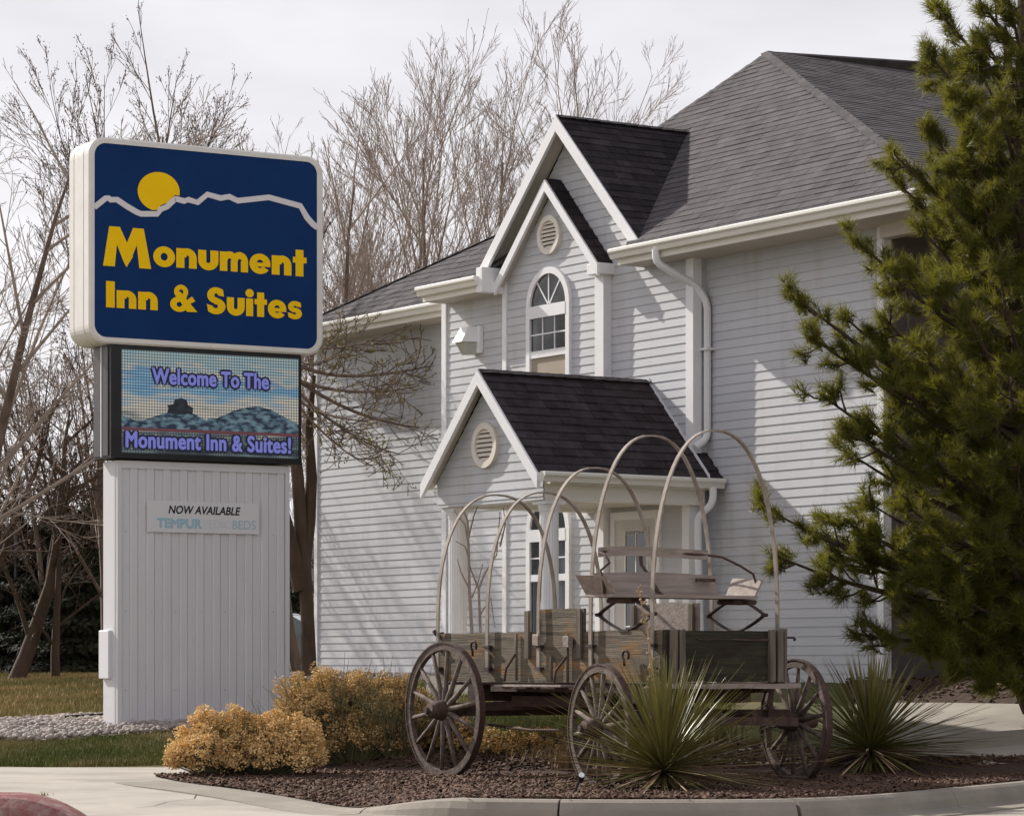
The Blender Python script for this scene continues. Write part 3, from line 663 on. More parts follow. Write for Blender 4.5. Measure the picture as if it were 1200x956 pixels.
def round_vent(cu, cz, r, v):
    g = grp('round_vent', hotel); mb = MB(); ring(mb, arcpts(cu, cz, r*.72, 0, 2*math.pi, 32), arcpts(cu, cz, r, 0, 2*math.pi, 32), v-.06, v+.01); fixnormals(mb.build('vent_frame', M['vent'], g, HO))
    mb = MB(); mb.prism(arcpts(cu, cz, r*.73, 0, 2*math.pi, 32)[:-1], v-.014, v, lambda a, b, d: (a, d, b)); mb.build('vent_back', M['bark_dark'], g, HO)
    n = 7; ri = r*.72; st = 2*ri/n
    for i in range(n):
        zc = cz-ri+st*(i+.5); hw = math.sqrt(max(0, ri*ri-(zc-cz)**2))*1.0
        mb = MB(); mb.obox((cu-hw, v-.045, zc-st*.36), (2*hw, 0, 0), (0, .032, st*.62), (0, -.004, .012)); mb.build('slat', M['vent'], g, HO)
round_vent(-32.42, 6.68, .255, VB)
# wall lamp: white hood over a clear glass
g = grp('wall_lamp', hotel); lu, lz, lv = -34.43, 5.47, W2
mb = MB(); mb.box(lu-.02, lu+.24, lv-.07, lv-.015, lz-.17, lz+.20, .01); mb.build('back_plate', M['trim'], g, HO)
mb = MB(); mb.add([(lu-.09, lv-.30, lz-.02), (lu+.14, lv-.30, lz-.02), (lu+.20, lv-.07, lz-.02), (lu-.01, lv-.07, lz-.02), (lu-.05, lv-.19, lz+.19), (lu+.14, lv-.19, lz+.19), (lu+.18, lv-.07, lz+.19), (lu-.0, lv-.07, lz+.19)],
    [(3, 2, 1, 0), (4, 5, 6, 7), (0, 1, 5, 4), (1, 2, 6, 5), (2, 3, 7, 6), (3, 0, 4, 7)]); fixnormals(mb.build('hood', M['trim'], g, HO))
mb = MB(); mb.add([(lu-.06, lv-.27, lz-.025), (lu+.14, lv-.27, lz-.025), (lu+.17, lv-.07, lz-.025), (lu-.0, lv-.07, lz-.025), (lu+.0, lv-.2, lz-.19), (lu+.13, lv-.2, lz-.19), (lu+.15, lv-.07, lz-.19), (lu+.02, lv-.07, lz-.19)],
    [(3, 2, 1, 0), (4, 5, 6, 7), (0, 1, 5, 4), (1, 2, 6, 5), (2, 3, 7, 6), (3, 0, 4, 7)]); fixnormals(mb.build('lens', flat('ribbed_lens', (.42, .42, .36), .15, .6), g, HO))
# ---- porch
PU, PZR, PZE, PF = -30.42, 4.63, 3.325, 19.74
PL, PR = -31.70, -29.14
pr = grp('porch_roof', hotel)
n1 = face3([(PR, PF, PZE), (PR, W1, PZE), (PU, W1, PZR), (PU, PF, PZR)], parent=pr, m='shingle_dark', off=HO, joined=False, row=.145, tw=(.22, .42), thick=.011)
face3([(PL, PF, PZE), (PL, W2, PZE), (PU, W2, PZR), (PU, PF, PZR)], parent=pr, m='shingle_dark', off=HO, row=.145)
caps((PU, PF, PZR), (PU, W2, PZR), pr, 'shingle_dark', w=.11)
def hj(mb, name, m): return mb.build(name, M[m], pr, HO)
for e_, sg in ((PL, -1), (PR, 1)):
    rake((PU, PZR-.012), (e_+.015*sg, PZE-.02), PF-.03, PF+.02, .18, pr)
    rake((PU, PZR-.03), (e_, PZE-.05), PF+.02, PF+.16, .03, pr, 'rake_soffit', 'soffit')
# flashing line where porch roof meets the wall
mb = MB(); mb.prism([(PU, PZR+.05), (PR+.02, PZE+.05), (PR+.02, PZE+.0), (PU, PZR+.0)], W2-.028, W2-.018, lambda a, b, d: (a, d, b)); fixnormals(hj(mb, 'step_flashing', 'trim'))
porch = grp('porch', hotel)
def pj(mb, name, m): return mb.build(name, M[m], porch, HO)
zb = 3.01
siding('porch_gable_wall', [[(-31.60, zb), (-29.26, zb), (-29.26, 3.33), (PU, 4.50), (-31.60, 3.33)]], PF+.16)
round_vent(-30.47, 3.72, .275, PF+.16)
mb = MB(); mb.box(-31.60, -31.36, PF+.21, W2, 3.01, 3.30); pj(mb, 'side_beam', 'gutter')
mb = MB(); mb.box(-29.48, -29.25, PF+.17, W2, 3.01, 3.22); pj(mb, 'side_beam', 'gutter')
mb = MB(); mb.box(-31.36, -29.48, PF+.21, PF+.40, 3.01, 3.3); pj(mb, 'front_beam', 'gutter')
mb = MB(); mb.box(-31.36, -29.48, PF+.40, W2, 3.06, 3.09); pj(mb, 'porch_ceiling', 'soffit')
mb = MB(); mb.box(-29.25, -29.14, PF+.17, W2, 3.19, 3.30); pj(mb, 'eave_fascia', 'gutter')
gutter(PF+.02, W1-.06, -29.13, PZE+.005, along='v', h=.12)
def column(u, v, r=.115, z0=.93, z1=3.01):
    g = grp('porch_column', hotel); mb = MB(); n = 40; vs = []
    for z in (z0+.14, z1-.12):
        for k in range(n):
            rr = r*(.94 if k % 2 else 1.0); a = 2*math.pi*k/n; vs.append((u+rr*math.cos(a), v+rr*math.sin(a), z))
    mb.add(vs, [(i, (i+1) % n, n+(i+1) % n, n+i) for i in range(n)]); mb.build('shaft', M['trim'], g, HO)
    mb = MB(); mb.box(u-r*1.25, u+r*1.25, v-r*1.25, v+r*1.25, z1-.05, z1-.001); mb.tube([(u, v, z1-.13), (u, v, z1-.05)], [r*1.05, r*1.2], 24); mb.build('capital', M['trim'], g, HO)
    mb = MB(); mb.box(u-r*1.3, u+r*1.3, v-r*1.3, v+r*1.3, z0, z0+.08); mb.tube([(u, v, z0+.08), (u, v, z0+.15)], [r*1.25, r*1.05], 24); mb.build('base', M['trim'], g, HO)
column(-31.44, PF+.35); column(-29.40, PF+.33)
mb = MB(); mb.box(-31.7, -29.1, PF+.05, W2-.02, .5, .93); pj(mb, 'porch_floor', 'concrete')
mb = MB(); mb.box(-29.50, -29.36, W2-.16, W2-.021, .93, 3.01, .006); pj(mb, 'pilaster', 'trim')
spout(bend([(-29.07, 22.26, 3.22), (-29.07, 22.26, 3.02), (-29.20, 22.12, 2.86), (-29.20, 22.18, .95)], .1))
# door
g = grp('entrance_door', hotel); d0, d1 = -31.17, -30.12
def dj(mb, name, m): return mb.build(name, M[m], g, HO)
for a, b, z0, z1 in ((d0, d0+.09, .93, 3.0), (d1-.09, d1, .93, 3.0), (d0+.09, d1-.09, 2.90, 3.0)):
    mb = MB(); mb.box(a, b, W2-.05, W2, z0, z1, .005); dj(mb, 'door_frame', 'trim')
mb = MB(); mb.box(d0+.09, d1-.09, W2-.03, W2-.01, .95, 2.90); dj(mb, 'door_leaf', 'door')
ga, gb = d0+.30, d1-.26
mb = MB(); mb.box(ga, gb, W2-.036, W2-.031, 1.25, 2.76); dj(mb, 'glass', 'glass')
for a in (ga, gb-.0): mb = MB(); mb.box(a-.025, a+.025, W2-.045, W2-.03, 1.22, 2.79); dj(mb, 'glass_bead', 'door')
for z in (1.235, 2.775): mb = MB(); mb.box(ga-.02, gb+.02, W2-.0452, W2-.03, z-.02, z+.02); dj(mb, 'glass_bead', 'door')
for i in range(1, 5): mb = MB(); mb.box(ga, gb, W2-.042, W2-.036, 1.25+i*.3-.008, 1.25+i*.3+.008); dj(mb, 'muntin', 'trim')
mb = MB(); mb.box((ga+gb)/2-.008, (ga+gb)/2+.008, W2-.0425, W2-.036, 1.25, 2.72); dj(mb, 'muntin', 'trim')
mb = MB(); ww = gb-ga
for i in range(9): a = ga+ww*(i+.5)/9; mb.tube([(a+.018*math.cos(t), W2-.04, 2.725+.02*math.sin(t)) for t in np.linspace(0, 6.28, 9)], .004, 4, cap=False)
dj(mb, 'etched_ornament', 'trim')
mb = MB(); mb.tube([(d1-.16, W2-.03, 1.9), (d1-.16, W2-.09, 1.9), (d1-.22, W2-.09, 1.9)], .014, 6); dj(mb, 'handle', 'rust')
print('boards', nboard[0], 'porch shingles', n1)
# ================================================================== PYLON SIGN
SW = Vector((.867, .498, 0)); SD = Vector((-.498, .867, 0)); SO = Vector((-4.47, 34, 0)); SG = .42
pylon = thing('pylon_sign', 'navy and yellow inn sign above an electronic display on white corrugated base', 'sign', (SO.x, SO.y, SG), math.atan2(SW.y, SW.x))
def sg_(px, py, t=0.0):            # pixel -> (s, z) on the face at depth t, z above SG
    k = (px-600)/F; ox, oy = SO.x+SD.x*t, SO.y+SD.y*t; s_ = (k*oy-ox)/(SW.x-k*SW.y); Y = oy+s_*SW.y
    return s_, CZ+(HZ-py)/F*Y-SG
def sp_(mb, name, m, parent=None, smooth=False): return mb.build(name, M[m], parent or pylon, None, smooth)
bw = 2.146; bd = .387; zt = sg_(238, 543)[1]
core = MB(); core.box(.012, bw-.012, .012, bd-.012, -.25, zt); sp_(core, 'base_core', 'metal')
x = .05; i = 0; npan = 20; pw = (bw-.10)/npan
for i in range(npan):
    x = .05+i*pw; prj = .012 if i % 2 else .0
    mb = MB(); mb.prism([(x+.001, .013), (x+.001, -.0), (x+.012, -.002-prj), (x+pw-.012, -.002-prj), (x+pw-.001, -.0), (x+pw-.001, .013)], .02, zt-.085, lambda a, b, d: (a, b, d)); sp_(fixnormals(mb.build('metal_panel', M['metal'], pylon)) and MB() or MB(), 'x', 'metal') if False else fixnormals(mb.build('metal_panel', M['metal'], pylon))
for a, b in ((-.004, .05), (bw-.05, bw+.004)):
    mb = MB(); mb.box(a, b, -.022, .03, -.12, zt, .003); sp_(mb, 'corner_trim', 'metal')
mb = MB(); mb.box(.05, bw-.05, -.024, .012, zt-.085, zt-.0); sp_(mb, 'top_trim', 'metal')
mb = MB(); mb.box(-.010, .012, .03, bd, -.12, zt); sp_(mb, 'side_panel', 'metal')
mb = MB(); mb.box(-.012, -.010, .06, bd-.03, -.10, zt-.1); sp_(mb, 'side_rib', 'metal')
mb = MB(); mb.box(.03, bw-.03, -.01, .012, -.12, .02); sp_(mb, 'base_trim', 'metal')
# screws
for i in range(0, npan, 3):
    for z in (.35, 1.25, 2.15):
        mb = MB(); mb.box(.05+i*pw+.05, .05+i*pw+.056, -.016, .0, z, z+.006); sp_(mb, 'screw', 'greymetal')
# meter box on the narrow side
mb = MB(); z0 = sg_(128, 795)[1]; z1 = sg_(128, 738)[1]; mb.box(-.06, -.012, .12, .40, z0, z1, .006); sp_(mb, 'meter_box', 'paper')
# banner
a = sg_(171, 586); b = sg_(302, 589); c = sg_(171, 623); d = sg_(302, 627)
bn = MB(); bn.box(a[0], b[0], -.032, -.022, c[1], a[1]); bno = sp_(bn, 'banner', 'paper')
bwid = b[0]-a[0]; bh = a[1]-c[1]
put_text('NOW AVAILABLE', a[0]+bwid*.19, c[1]+bh*.60, bwid*.64, bh*.25, -.033, M['ink'], bno, bold=.035, shear=.22, depth=.001)
put_text('TEMPUR', a[0]+bwid*.09, c[1]+bh*.15, bwid*.39, bh*.28, -.033, M['ink_blue'], bno, bold=.07, depth=.001)
put_text('PEDIC', a[0]+bwid*.50, c[1]+bh*.15, bwid*.24, bh*.28, -.033, M['ink_pale'], bno, depth=.001)
put_text('BEDS', a[0]+bwid*.76, c[1]+bh*.15, bwid*.21, bh*.28, -.033, M['ink_blue'], bno, bold=0, depth=.001)
# electronic display
tf_ = -.08; l0 = sg_(130, 470, tf_)[0]; l1 = sg_(353, 480, tf_)[0]; zl0 = sg_(130, 536, tf_)[1]; zl1 = sg_(130, 404, tf_)[1]
disp = grp('electronic_display', pylon)
def dp(mb, name, m): return mb.build(name, m if not isinstance(m, str) else M[m], disp)
mb = MB(); mb.box(l0, l1, tf_+.02, tf_+.52, zl0, zl1+.05, .006); dp(mb, 'housing', 'black')
mb = MB(); mb.box(l0-.012, l0, tf_+.07, tf_+.24, zl0+.03, zl1); dp(mb, 'side_panel', 'greymetal')
mb = MB(); mb.box(l0-.012, l0, tf_+.27, tf_+.49, zl0+.03, zl1); dp(mb, 'side_panel', 'greymetal')
mb = MB(); mb.box(l0-.02, l0+.01, tf_+.245, tf_+.262, zl0+.02, zl1); dp(mb, 'side_seam', 'trim')
s0, zz1 = sg_(142.5, 409, tf_); s1, _ = sg_(350, 421, tf_); _, zz0 = sg_(142.5, 530, tf_)
for q in ((l0, s0, zl0, zl1), (s1, l1, zl0, zl1), (s0, s1, zl0, zz0), (s0, s1, zz1, zl1)):
    mb = MB(); mb.box(q[0], q[1], tf_, tf_+.02, q[2], q[3]); dp(mb, 'bezel', 'black')
def ledmat():
    m = bpy.data.materials.new('led_picture'); m.use_nodes = True; n = m.node_tree.nodes; l = m.node_tree.links; b = n['Principled BSDF']
    t = n.new('ShaderNodeTexCoord'); sx = n.new('ShaderNodeSeparateXYZ'); l.new(t.outputs['Object'], sx.inputs[0])
    mp = n.new('ShaderNodeMapping'); mp.inputs['Scale'].default_value = (1.1, 1, 5.5); l.new(t.outputs['Object'], mp.inputs[0])
    z = n.new('ShaderNodeTexNoise'); z.inputs['Scale'].default_value = 1.6; z.inputs['Detail'].default_value = 5; l.new(mp.outputs[0], z.inputs['Vector'])
    mr = n.new('ShaderNodeMapRange'); mr.inputs[1].default_value = zz0; mr.inputs[2].default_value = zz1; l.new(sx.outputs[2], mr.inputs[0])
    ad = n.new('ShaderNodeMath'); ad.operation = 'MULTIPLY_ADD'; l.new(z.outputs[0], ad.inputs[0]); ad.inputs[1].default_value = .75; ad.inputs[2].default_value = -.375
    ad2 = n.new('ShaderNodeMath'); l.new(mr.outputs[0], ad2.inputs[0]); l.new(ad.outputs[0], ad2.inputs[1])
    r = n.new('ShaderNodeValToRGB'); l.new(ad2.outputs[0], r.inputs[0]); e = r.color_ramp.elements
    e[0].position = .0; e[0].color = (.02, .035, .05, 1); e[1].position = 1; e[1].color = (.34, .44, .44, 1)
    for p, c in ((.12, (.14, .20, .22, 1)), (.22, (.05, .08, .11, 1)), (.36, (.50, .48, .42, 1)), (.48, (.60, .55, .45, 1)), (.62, (.17, .38, .56, 1)), (.72, (.10, .30, .50, 1)), (.82, (.52, .50, .44, 1)), (.9, (.26, .42, .48, 1))):
        q = e.new(p); q.color = c
    w = None
    for ax, k in ((0, 1), (2, 1)):
        wv = n.new('ShaderNodeTexWave'); wv.bands_direction = 'X' if ax == 0 else 'Z'; wv.inputs['Scale'].default_value = 9.5; wv.inputs['Distortion'].default_value = 0
        l.new(t.outputs['Object'], wv.inputs['Vector']); rr = n.new('ShaderNodeMapRange'); rr.inputs[3].default_value = .45; rr.inputs[4].default_value = 1.15; l.new(wv.outputs['Fac'], rr.inputs[0])
        if w is None: w = rr.outputs[0]
        else: mu = n.new('ShaderNodeMath'); mu.operation = 'MULTIPLY'; l.new(w, mu.inputs[0]); l.new(rr.outputs[0], mu.inputs[1]); w = mu.outputs[0]
    h = n.new('ShaderNodeHueSaturation'); h.inputs['Saturation'].default_value = .9; l.new(w, h.inputs['Value']); l.new(r.outputs[0], h.inputs['Color'])
    b.inputs['Base Color'].default_value = (.02, .02, .02, 1); b.inputs['Roughness'].default_value = .4
    l.new(h.outputs[0], b.inputs['Emission Color']); b.inputs['Emission Strength'].default_value = .66; return m
scr = MB(); scr.box(s0, s1, tf_+.012, tf_+.019, zz0, zz1); scr_o = dp(scr, 'screen', ledmat())
def em(name, c, k=1): m = flat(name, (.02, .02, .02), .5); b = m.node_tree.nodes['Principled BSDF']; b.inputs['Emission Color'].default_value = (*c, 1); b.inputs['Emission Strength'].default_value = k; return m
def semn(name, c, c2):  # speckled emitting rock picture
    m = em(name, c); n = m.node_tree.nodes; l = m.node_tree.links; t = n.new('ShaderNodeTexCoord'); mp = n.new('ShaderNodeMapping'); mp.inputs['Scale'].default_value = (7, 1, 16); mp.inputs['Rotation'].default_value = (0, .5, 0)
    z = n.new('ShaderNodeTexNoise'); z.inputs['Scale'].default_value = 1.3; z.inputs['Detail'].default_value = 6; r = n.new('ShaderNodeValToRGB'); l.new(t.outputs['Object'], mp.inputs[0]); l.new(mp.outputs[0], z.inputs['Vector']); l.new(z.outputs[0], r.inputs[0])
    r.color_ramp.elements[0].position = .42; r.color_ramp.elements[1].position = .62; r.color_ramp.elements[0].color = (*c2, 1); r.color_ramp.elements[1].color = (*c, 1)
    l.new(r.outputs[0], n['Principled BSDF'].inputs['Emission Color']); return m
def dpoly(pts, t0, t1, name, m, parent=None, T0=tf_):
    P = [sg_(a, b, T0) for a, b in pts]; mb = MB(); mb.prism(P, t0, t1, lambda a, b, d: (a, d, b)); return fixnormals(mb.build(name, m, parent or disp))
rockm = semn('pictured_rock', (.085, .14, .17), (.006, .014, .03)); butte = semn('pictured_butte', (.010, .016, .022), (.003, .004, .007))
dpoly([(142.6, 486), (150, 489), (160, 493), (172, 491), (184, 487), (196, 483), (205, 481), (222, 482), (236, 489), (241, 492), (241, 504), (142.6, 501)], tf_+.009, tf_+.012, 'pictured_slope', rockm, scr_o)
dpoly([(241, 493), (247, 489), (254, 490), (264, 486), (274, 481), (290, 477), (303, 476), (318, 480), (331, 487), (342, 493), (350, 497), (350, 509), (241, 504)], tf_+.009, tf_+.012, 'pictured_hill', rockm, scr_o)
dpoly([(196, 484), (198, 478), (196, 475), (204, 473), (205, 468), (213, 466), (219, 469), (221, 475), (227, 478), (226, 484), (214, 486)], tf_+.006, tf_+.009, 'pictured_butte', butte, scr_o)
dpoly([(142.6, 500), (350, 508.5), (350, 512), (142.6, 503.5)], tf_+.004, tf_+.008, 'pictured_shore', em('pictured_shore_red', (.08, .025, .03)), scr_o)
purple = em('display_violet', (.13, .14, .42), .9); dkblue = em('display_outline', (.002, .003, .014))
for txt, x0, x1, yb, hh in (('Welcome To The', 179, 314.5, 449, 17.5), ('Monument Inn & Suites!', 148, 340.5, 523.5, 18.5)):
    a0, z_ = sg_(x0, yb, tf_); a1, _ = sg_(x1, yb, tf_); zh = sg_(x0, yb-hh, tf_)[1]-z_
    put_text(txt, a0, z_, a1-a0, zh, tf_+.006, dkblue, scr_o, name='lettering_outline', bold=.19, depth=.001, spacing=1.06)
    put_text(txt, a0, z_, a1-a0, zh, tf_+.003, purple, scr_o, bold=.045, depth=.001, spacing=1.06)
# main sign cabinet
cab = grp('sign_cabinet', pylon)
def cb(mb, name, m): return mb.build(name, m if not isinstance(m, str) else M[m], cab)
def rrect(a0, a1, z0, z1, r, n=8):
    P = []
    for cx_, cz_, st in ((a1-r, z1-r, 0), (a0+r, z1-r, 90), (a0+r, z0+r, 180), (a1-r, z0+r, 270)):
        P += [(cx_+r*math.cos(R(st+90*i/n)), cz_+r*math.sin(R(st+90*i/n))) for i in range(n+1)]
    return P
TC = -.10
c0 = sg_(104.5, 300, TC)[0]; c1 = sg_(379, 300, TC)[0]; cz1 = sg_(134, 161.6, TC)[1]; cz0 = sg_(355, 415.5, TC)[1]
b0 = sg_(110.8, 300, TC)[0]; b1 = sg_(371.7, 300, TC)[0]; bz1 = sg_(240, 178.6, TC)[1]; bz0 = sg_(220, 400.6, TC)[1]
rr_ = .20
outer = rrect(c0, c1, cz0, cz1, rr_); inner = rrect(b0, b1, bz0, bz1, rr_-.06)
def loop3(P, d): return [(a, d, b) for a, b in P]
mb = MB(); n = len(outer)
def shrink(P, e):
    cx_ = (c0+c1)/2; cz_ = (cz0+cz1)/2; return [(cx_+(a-cx_)*(1-e/((c1-c0)/2)), cz_+(b-cz_)*(1-e/((cz1-cz0)/2))) for a, b in P]
L = [loop3(inner, TC+.012), loop3(inner, TC), loop3(shrink(outer, .02), TC), loop3(outer, TC+.02), loop3(outer, TC+.60), loop3(shrink(outer, .02), TC+.62)]
for k in L: mb.v += k
for k in range(len(L)-1): mb.f += [(k*n+i, k*n+(i+1) % n, (k+1)*n+(i+1) % n, (k+1)*n+i) for i in range(n)]
mb.f.append(tuple((len(L)-1)*n+i for i in range(n))); fixnormals(cb(mb, 'casing', 'signwhite'))
mb = MB(); mb.prism(inner, TC+.010, TC+.03, lambda a, b, d: (a, d, b)); face = fixnormals(cb(mb, 'sign_face', 'blue'))
for d in (.17, .46):
    P2 = [(a, b) for a, b in outer]; mb = MB(); mb.v += loop3(shrink(outer, -.004), TC+d)+loop3(shrink(outer, -.004), TC+d+.012)+loop3(outer, TC+d)+loop3(outer, TC+d+.012)
    mb.f += [(i, (i+1) % n, n+(i+1) % n, n+i) for i in range(n)]+[(2*n+i, 2*n+(i+1) % n, (i+1) % n, i) for i in range(n)]+[(3*n+i, 3*n+(i+1) % n, n+(i+1) % n, n+i) for i in range(n)]
    fixnormals(cb(mb, 'casing_rib', 'signwhite'))
rp = [(115, 235), (131, 222), (146, 210), (153, 210), (159, 214.5), (176, 214), (201, 231), (228, 247), (240, 252), (284, 252), (292, 240), (309, 233), (328, 215), (331, 211.5), (356, 218), (366, 214), (391, 221.5), (417, 200), (452, 210), (475, 206), (498, 217), (581, 208), (665, 231), (683, 262), (698, 279), (711, 289)]
rp = [(a/2.276+60, b/2.276+140) for a, b in rp]
def wide(P, w):
    up, dn = [], []
    for i, p in enumerate(P):
        a = P[max(i-1, 0)]; b = P[min(i+1, len(P)-1)]; tx, ty = b[0]-a[0], b[1]-a[1]; l = math.hypot(tx, ty); nx_, ny_ = ty/l, -tx/l
        up.append((p[0]+nx_*w/2, p[1]+ny_*w/2)); dn.append((p[0]-nx_*w/2, p[1]-ny_*w/2))
    return up, dn
up, dn = wide(rp, 6.6)
mb = MB(); U = [sg_(a, b, TC) for a, b in up]; D = [sg_(a, b, TC) for a, b in dn]; k = len(U)
mb.v += [(a, TC+.002, b) for a, b in U]+[(a, TC+.002, b) for a, b in D]+[(a, TC+.011, b) for a, b in U]+[(a, TC+.011, b) for a, b in D]
for i in range(k-1): mb.f += [(i, i+1, k+i+1, k+i), (2*k+i, 2*k+i+1, i+1, i), (k+i, k+i+1, 3*k+i+1, 3*k+i)]
fixnormals(mb.build('ridge_line', M['ridge'], face))
# sun disc kept above the ridge line
def ridge_y(x):
    for i in range(len(rp)-1):
        if rp[i][0] <= x <= rp[i+1][0]: t = (x-rp[i][0])/(rp[i+1][0]-rp[i][0]); return rp[i][1]+(rp[i+1][1]-rp[i][1])*t
    return 999
cxs, cys = 186.2, 224.6; dpts = []
for i in range(90):
    t = 2*math.pi*i/90; x_ = cxs+24.6*math.cos(t); y_ = cys+22.9*math.sin(t)+.094*24.6*math.cos(t)*.5
    dpts.append((x_, min(y_, ridge_y(x_)-4.6)))
mb = MB(); Pq = [sg_(a, b, TC) for a, b in dpts]; ce = sg_(cxs, cys-6, TC); mb.v = [(ce[0], TC+.006, ce[1])]+[(a, TC+.006, b) for a, b in Pq]; mb.f = [(0, 1+i, 1+(i+1) % 90) for i in range(90)]
mb.build('sun_emblem', M['yellow'], face)
# ---- heavy lettering drawn letter by letter: outlines in a unit of one x-height
def bar(x0, y0, x1, y1): return [[(x0, y0), (x1, y0), (x1, y1), (x0, y1)]]
def arcband(cx_, cy_, ro, ri, a0, a1, ry=None, riy=None, n=14):
    ry = ry or ro; riy = riy or ri; out = []
    for i in range(n):
        t0 = R(a0+(a1-a0)*i/n); t1 = R(a0+(a1-a0)*(i+1)/n)
        out.append([(cx_+ro*math.cos(t0), cy_+ry*math.sin(t0)), (cx_+ro*math.cos(t1), cy_+ry*math.sin(t1)), (cx_+ri*math.cos(t1), cy_+riy*math.sin(t1)), (cx_+ri*math.cos(t0), cy_+riy*math.sin(t0))])
    return out
W_ = .40
GL_ = {
 'M': ([[(0, 0), (.26, 1.95), (.66, 1.95), (.50, 0)]]+[[(.30, 1.95), (.72, 1.95), (1.28, .55), (1.00, 0), (.86, .30)]]+[[(1.28, 1.95), (1.72, 1.95), (1.18, .35), (1.00, 0), (.80, .55)]]+[[(1.36, 1.95), (1.74, 1.95), (2.06, 0), (1.55, 0)]], 2.08),
 'o': (arcband(.52, .5, .53, .17, 0, 360, .53, .20, 24), 1.06),
 'n': (bar(0, 0, W_, 1)+arcband(.52, .52, .48, .12, 0, 180, .50, .14)+bar(.62, 0, 1.0, .54)+bar(.38, .55, .5, .85), 1.02),
 'u': (bar(0, .46, W_, 1)+arcband(.5, .47, .5, .11, 180, 360, .50, .13)+bar(.60, .46, 1.0, 1), 1.02),
 'm': (bar(0, 0, .37, 1)+arcband(.48, .54, .42, .10, 0, 180, .49, .13)+bar(.54, 0, .88, .56)+arcband(.98, .54, .42, .10, 0, 180, .49, .13)+bar(1.04, 0, 1.40, .56), 1.43),
 'e': (arcband(.52, .5, .53, .17, 0, 325, .53, .22, 22)+bar(.12, .36, 1.04, .56), 1.06),
 't': (bar(.14, 0, .54, 1.38)+bar(0, .70, .70, 1.0), .70),
 'i': (bar(0, 0, .40, 1)+arcband(.20, 1.30, .24, 0, 0, 360), .42),
 'I': (bar(0, 0, .44, 1.48), .46),
 's': (arcband(.42, .70, .40, .08, 45, 262, .33, .06, 14)+arcband(.40, .32, .42, .08, -140, 82, .34, .06, 14)+[[(.18, .66), (.36, .38), (.62, .34), (.44, .64)]]+[[(.05, .08), (.0, .36), (.30, .30), (.32, .0)]]+[[(.74, .95), (.78, .68), (.48, .72), (.45, 1.02)]], .84),
 'S': (arcband(.52, 1.05, .50, .10, 40, 265, .46, .12, 16)+arcband(.50, .44, .54, .12, -145, 82, .46, .12, 16)+[[(.22, .98), (.42, .56), (.80, .50), (.60, .92)]]+[[(.08, .12), (.0, .54), (.34, .44), (.38, .02)]]+[[(.90, 1.40), (.96, 1.0), (.62, 1.06), (.58, 1.48)]], 1.06),
 '&': (arcband(.56, 1.10, .36, .11, 0, 360, .40, .14, 18)+arcband(.46, .40, .46, .13, 20, 340, .43, .15, 18)+[[(.22, 1.0), (.50, 1.12), (1.38, .02), (.86, .0)]]+[[(.84, .36), (.70, .50), (1.10, .88), (1.28, .62)]]+[[(.2, .55), (.6, 1.0), (.86, .80), (.4, .5)]], 1.36),
 ' ': ([], .42)}
def letters(txt, x0, x1, yb, xh, gap=.055, name='lettering', firstscale=1):
    s0_, z0_ = sg_(x0, yb, TC); s1_, _ = sg_(x1, yb, TC); h_ = sg_(x0, yb-xh, TC)[1]-z0_
    tot = sum(GL_[c][1]+gap for c in txt)-gap; kx = (s1_-s0_)/tot; x_ = 0; dd = 0
    for c in txt:
        polys, adv = GL_[c]
        if polys:
            mb = MB()
            for j, p in enumerate(polys):
                if abs(area(p)) < 1e-6: continue
                if area(p) < 0: p = p[::-1]
                dj_ = TC+.006-.00004*j
                q = [(s0_+(x_+a)*kx, dj_, z0_+b*h_) for a, b in p]; mb.add(q, [tuple(range(len(q)))])
            mb.build('letter', M['yellow'], face)
        x_ += adv+gap
letters('M', 121.0, 177.9, 311.2, 24.0); letters('onument', 180.0, 359.5, 312.0-.5, 23.0, gap=.05)
letters('Inn', 124.5, 185.5, 359.9, 20.8, gap=.07); letters('&', 199.5, 231.0, 364.2, 21.0); letters('Suites', 242.5, 354.5, 367.2, 20.8, gap=.06)
# ================================================================== WAGON
WLx, WLy = .566, -.824
WA = Vector((WLx, WLy, 0)); WB = Vector((.824, .566, 0)); WO = Vector((-.626, 27.9, 0))
# local frame: x = a (towards the front end), y = b (across, away from the camera side), z up
wagon = thing('covered_wagon', 'weathered wooden pioneer wagon with bare bent hoops and a spring seat on the mulch bed', 'wagon', WO, math.atan2(WLy, WLx))
def wg(mb, name, m, parent=None, smooth=False): return mb.build(name, m if not isinstance(m, str) else M[m], parent or wagon, None, smooth)
A0, A1, B0, B1, ZB, ZT = -.55, 3.04, .30, 1.567, .90, 1.352
def rough(mb, k=.006):
    rr2 = random.Random(len(mb.v)+int(mb.v[0][0]*100)); mb.v = [(x+rr2.uniform(-k, k), y+rr2.uniform(-k, k)*.5, z+rr2.uniform(-k, k)) for x, y, z in mb.v]; return mb
def board(a0, a1, b0, b1, z0, z1, name, m, ax=0, seg=9, k=.005):   # plank with slightly uneven edges
    mb = MB(); n = seg
    for i in range(n+1):
        t = i/n; e = random.uniform(-k, k); e2 = random.uniform(-k, k)
        if ax == 0: x = a0+(a1-a0)*t; mb.v += [(x, b0, z0+e), (x, b1, z0+e), (x, b1, z1+e2), (x, b0, z1+e2)]
        else: y = b0+(b1-b0)*t; mb.v += [(a0, y, z0+e), (a1, y, z0+e), (a1, y, z1+e2), (a0, y, z1+e2)]
    for i in range(n): q = i*4; mb.f += [(q+j, q+(j+1) % 4, q+4+(j+1) % 4, q+4+j) for j in range(4)]
    mb.f += [(3, 2, 1, 0), (4*n, 4*n+1, 4*n+2, 4*n+3)]; return fixnormals(wg(mb, name, m))
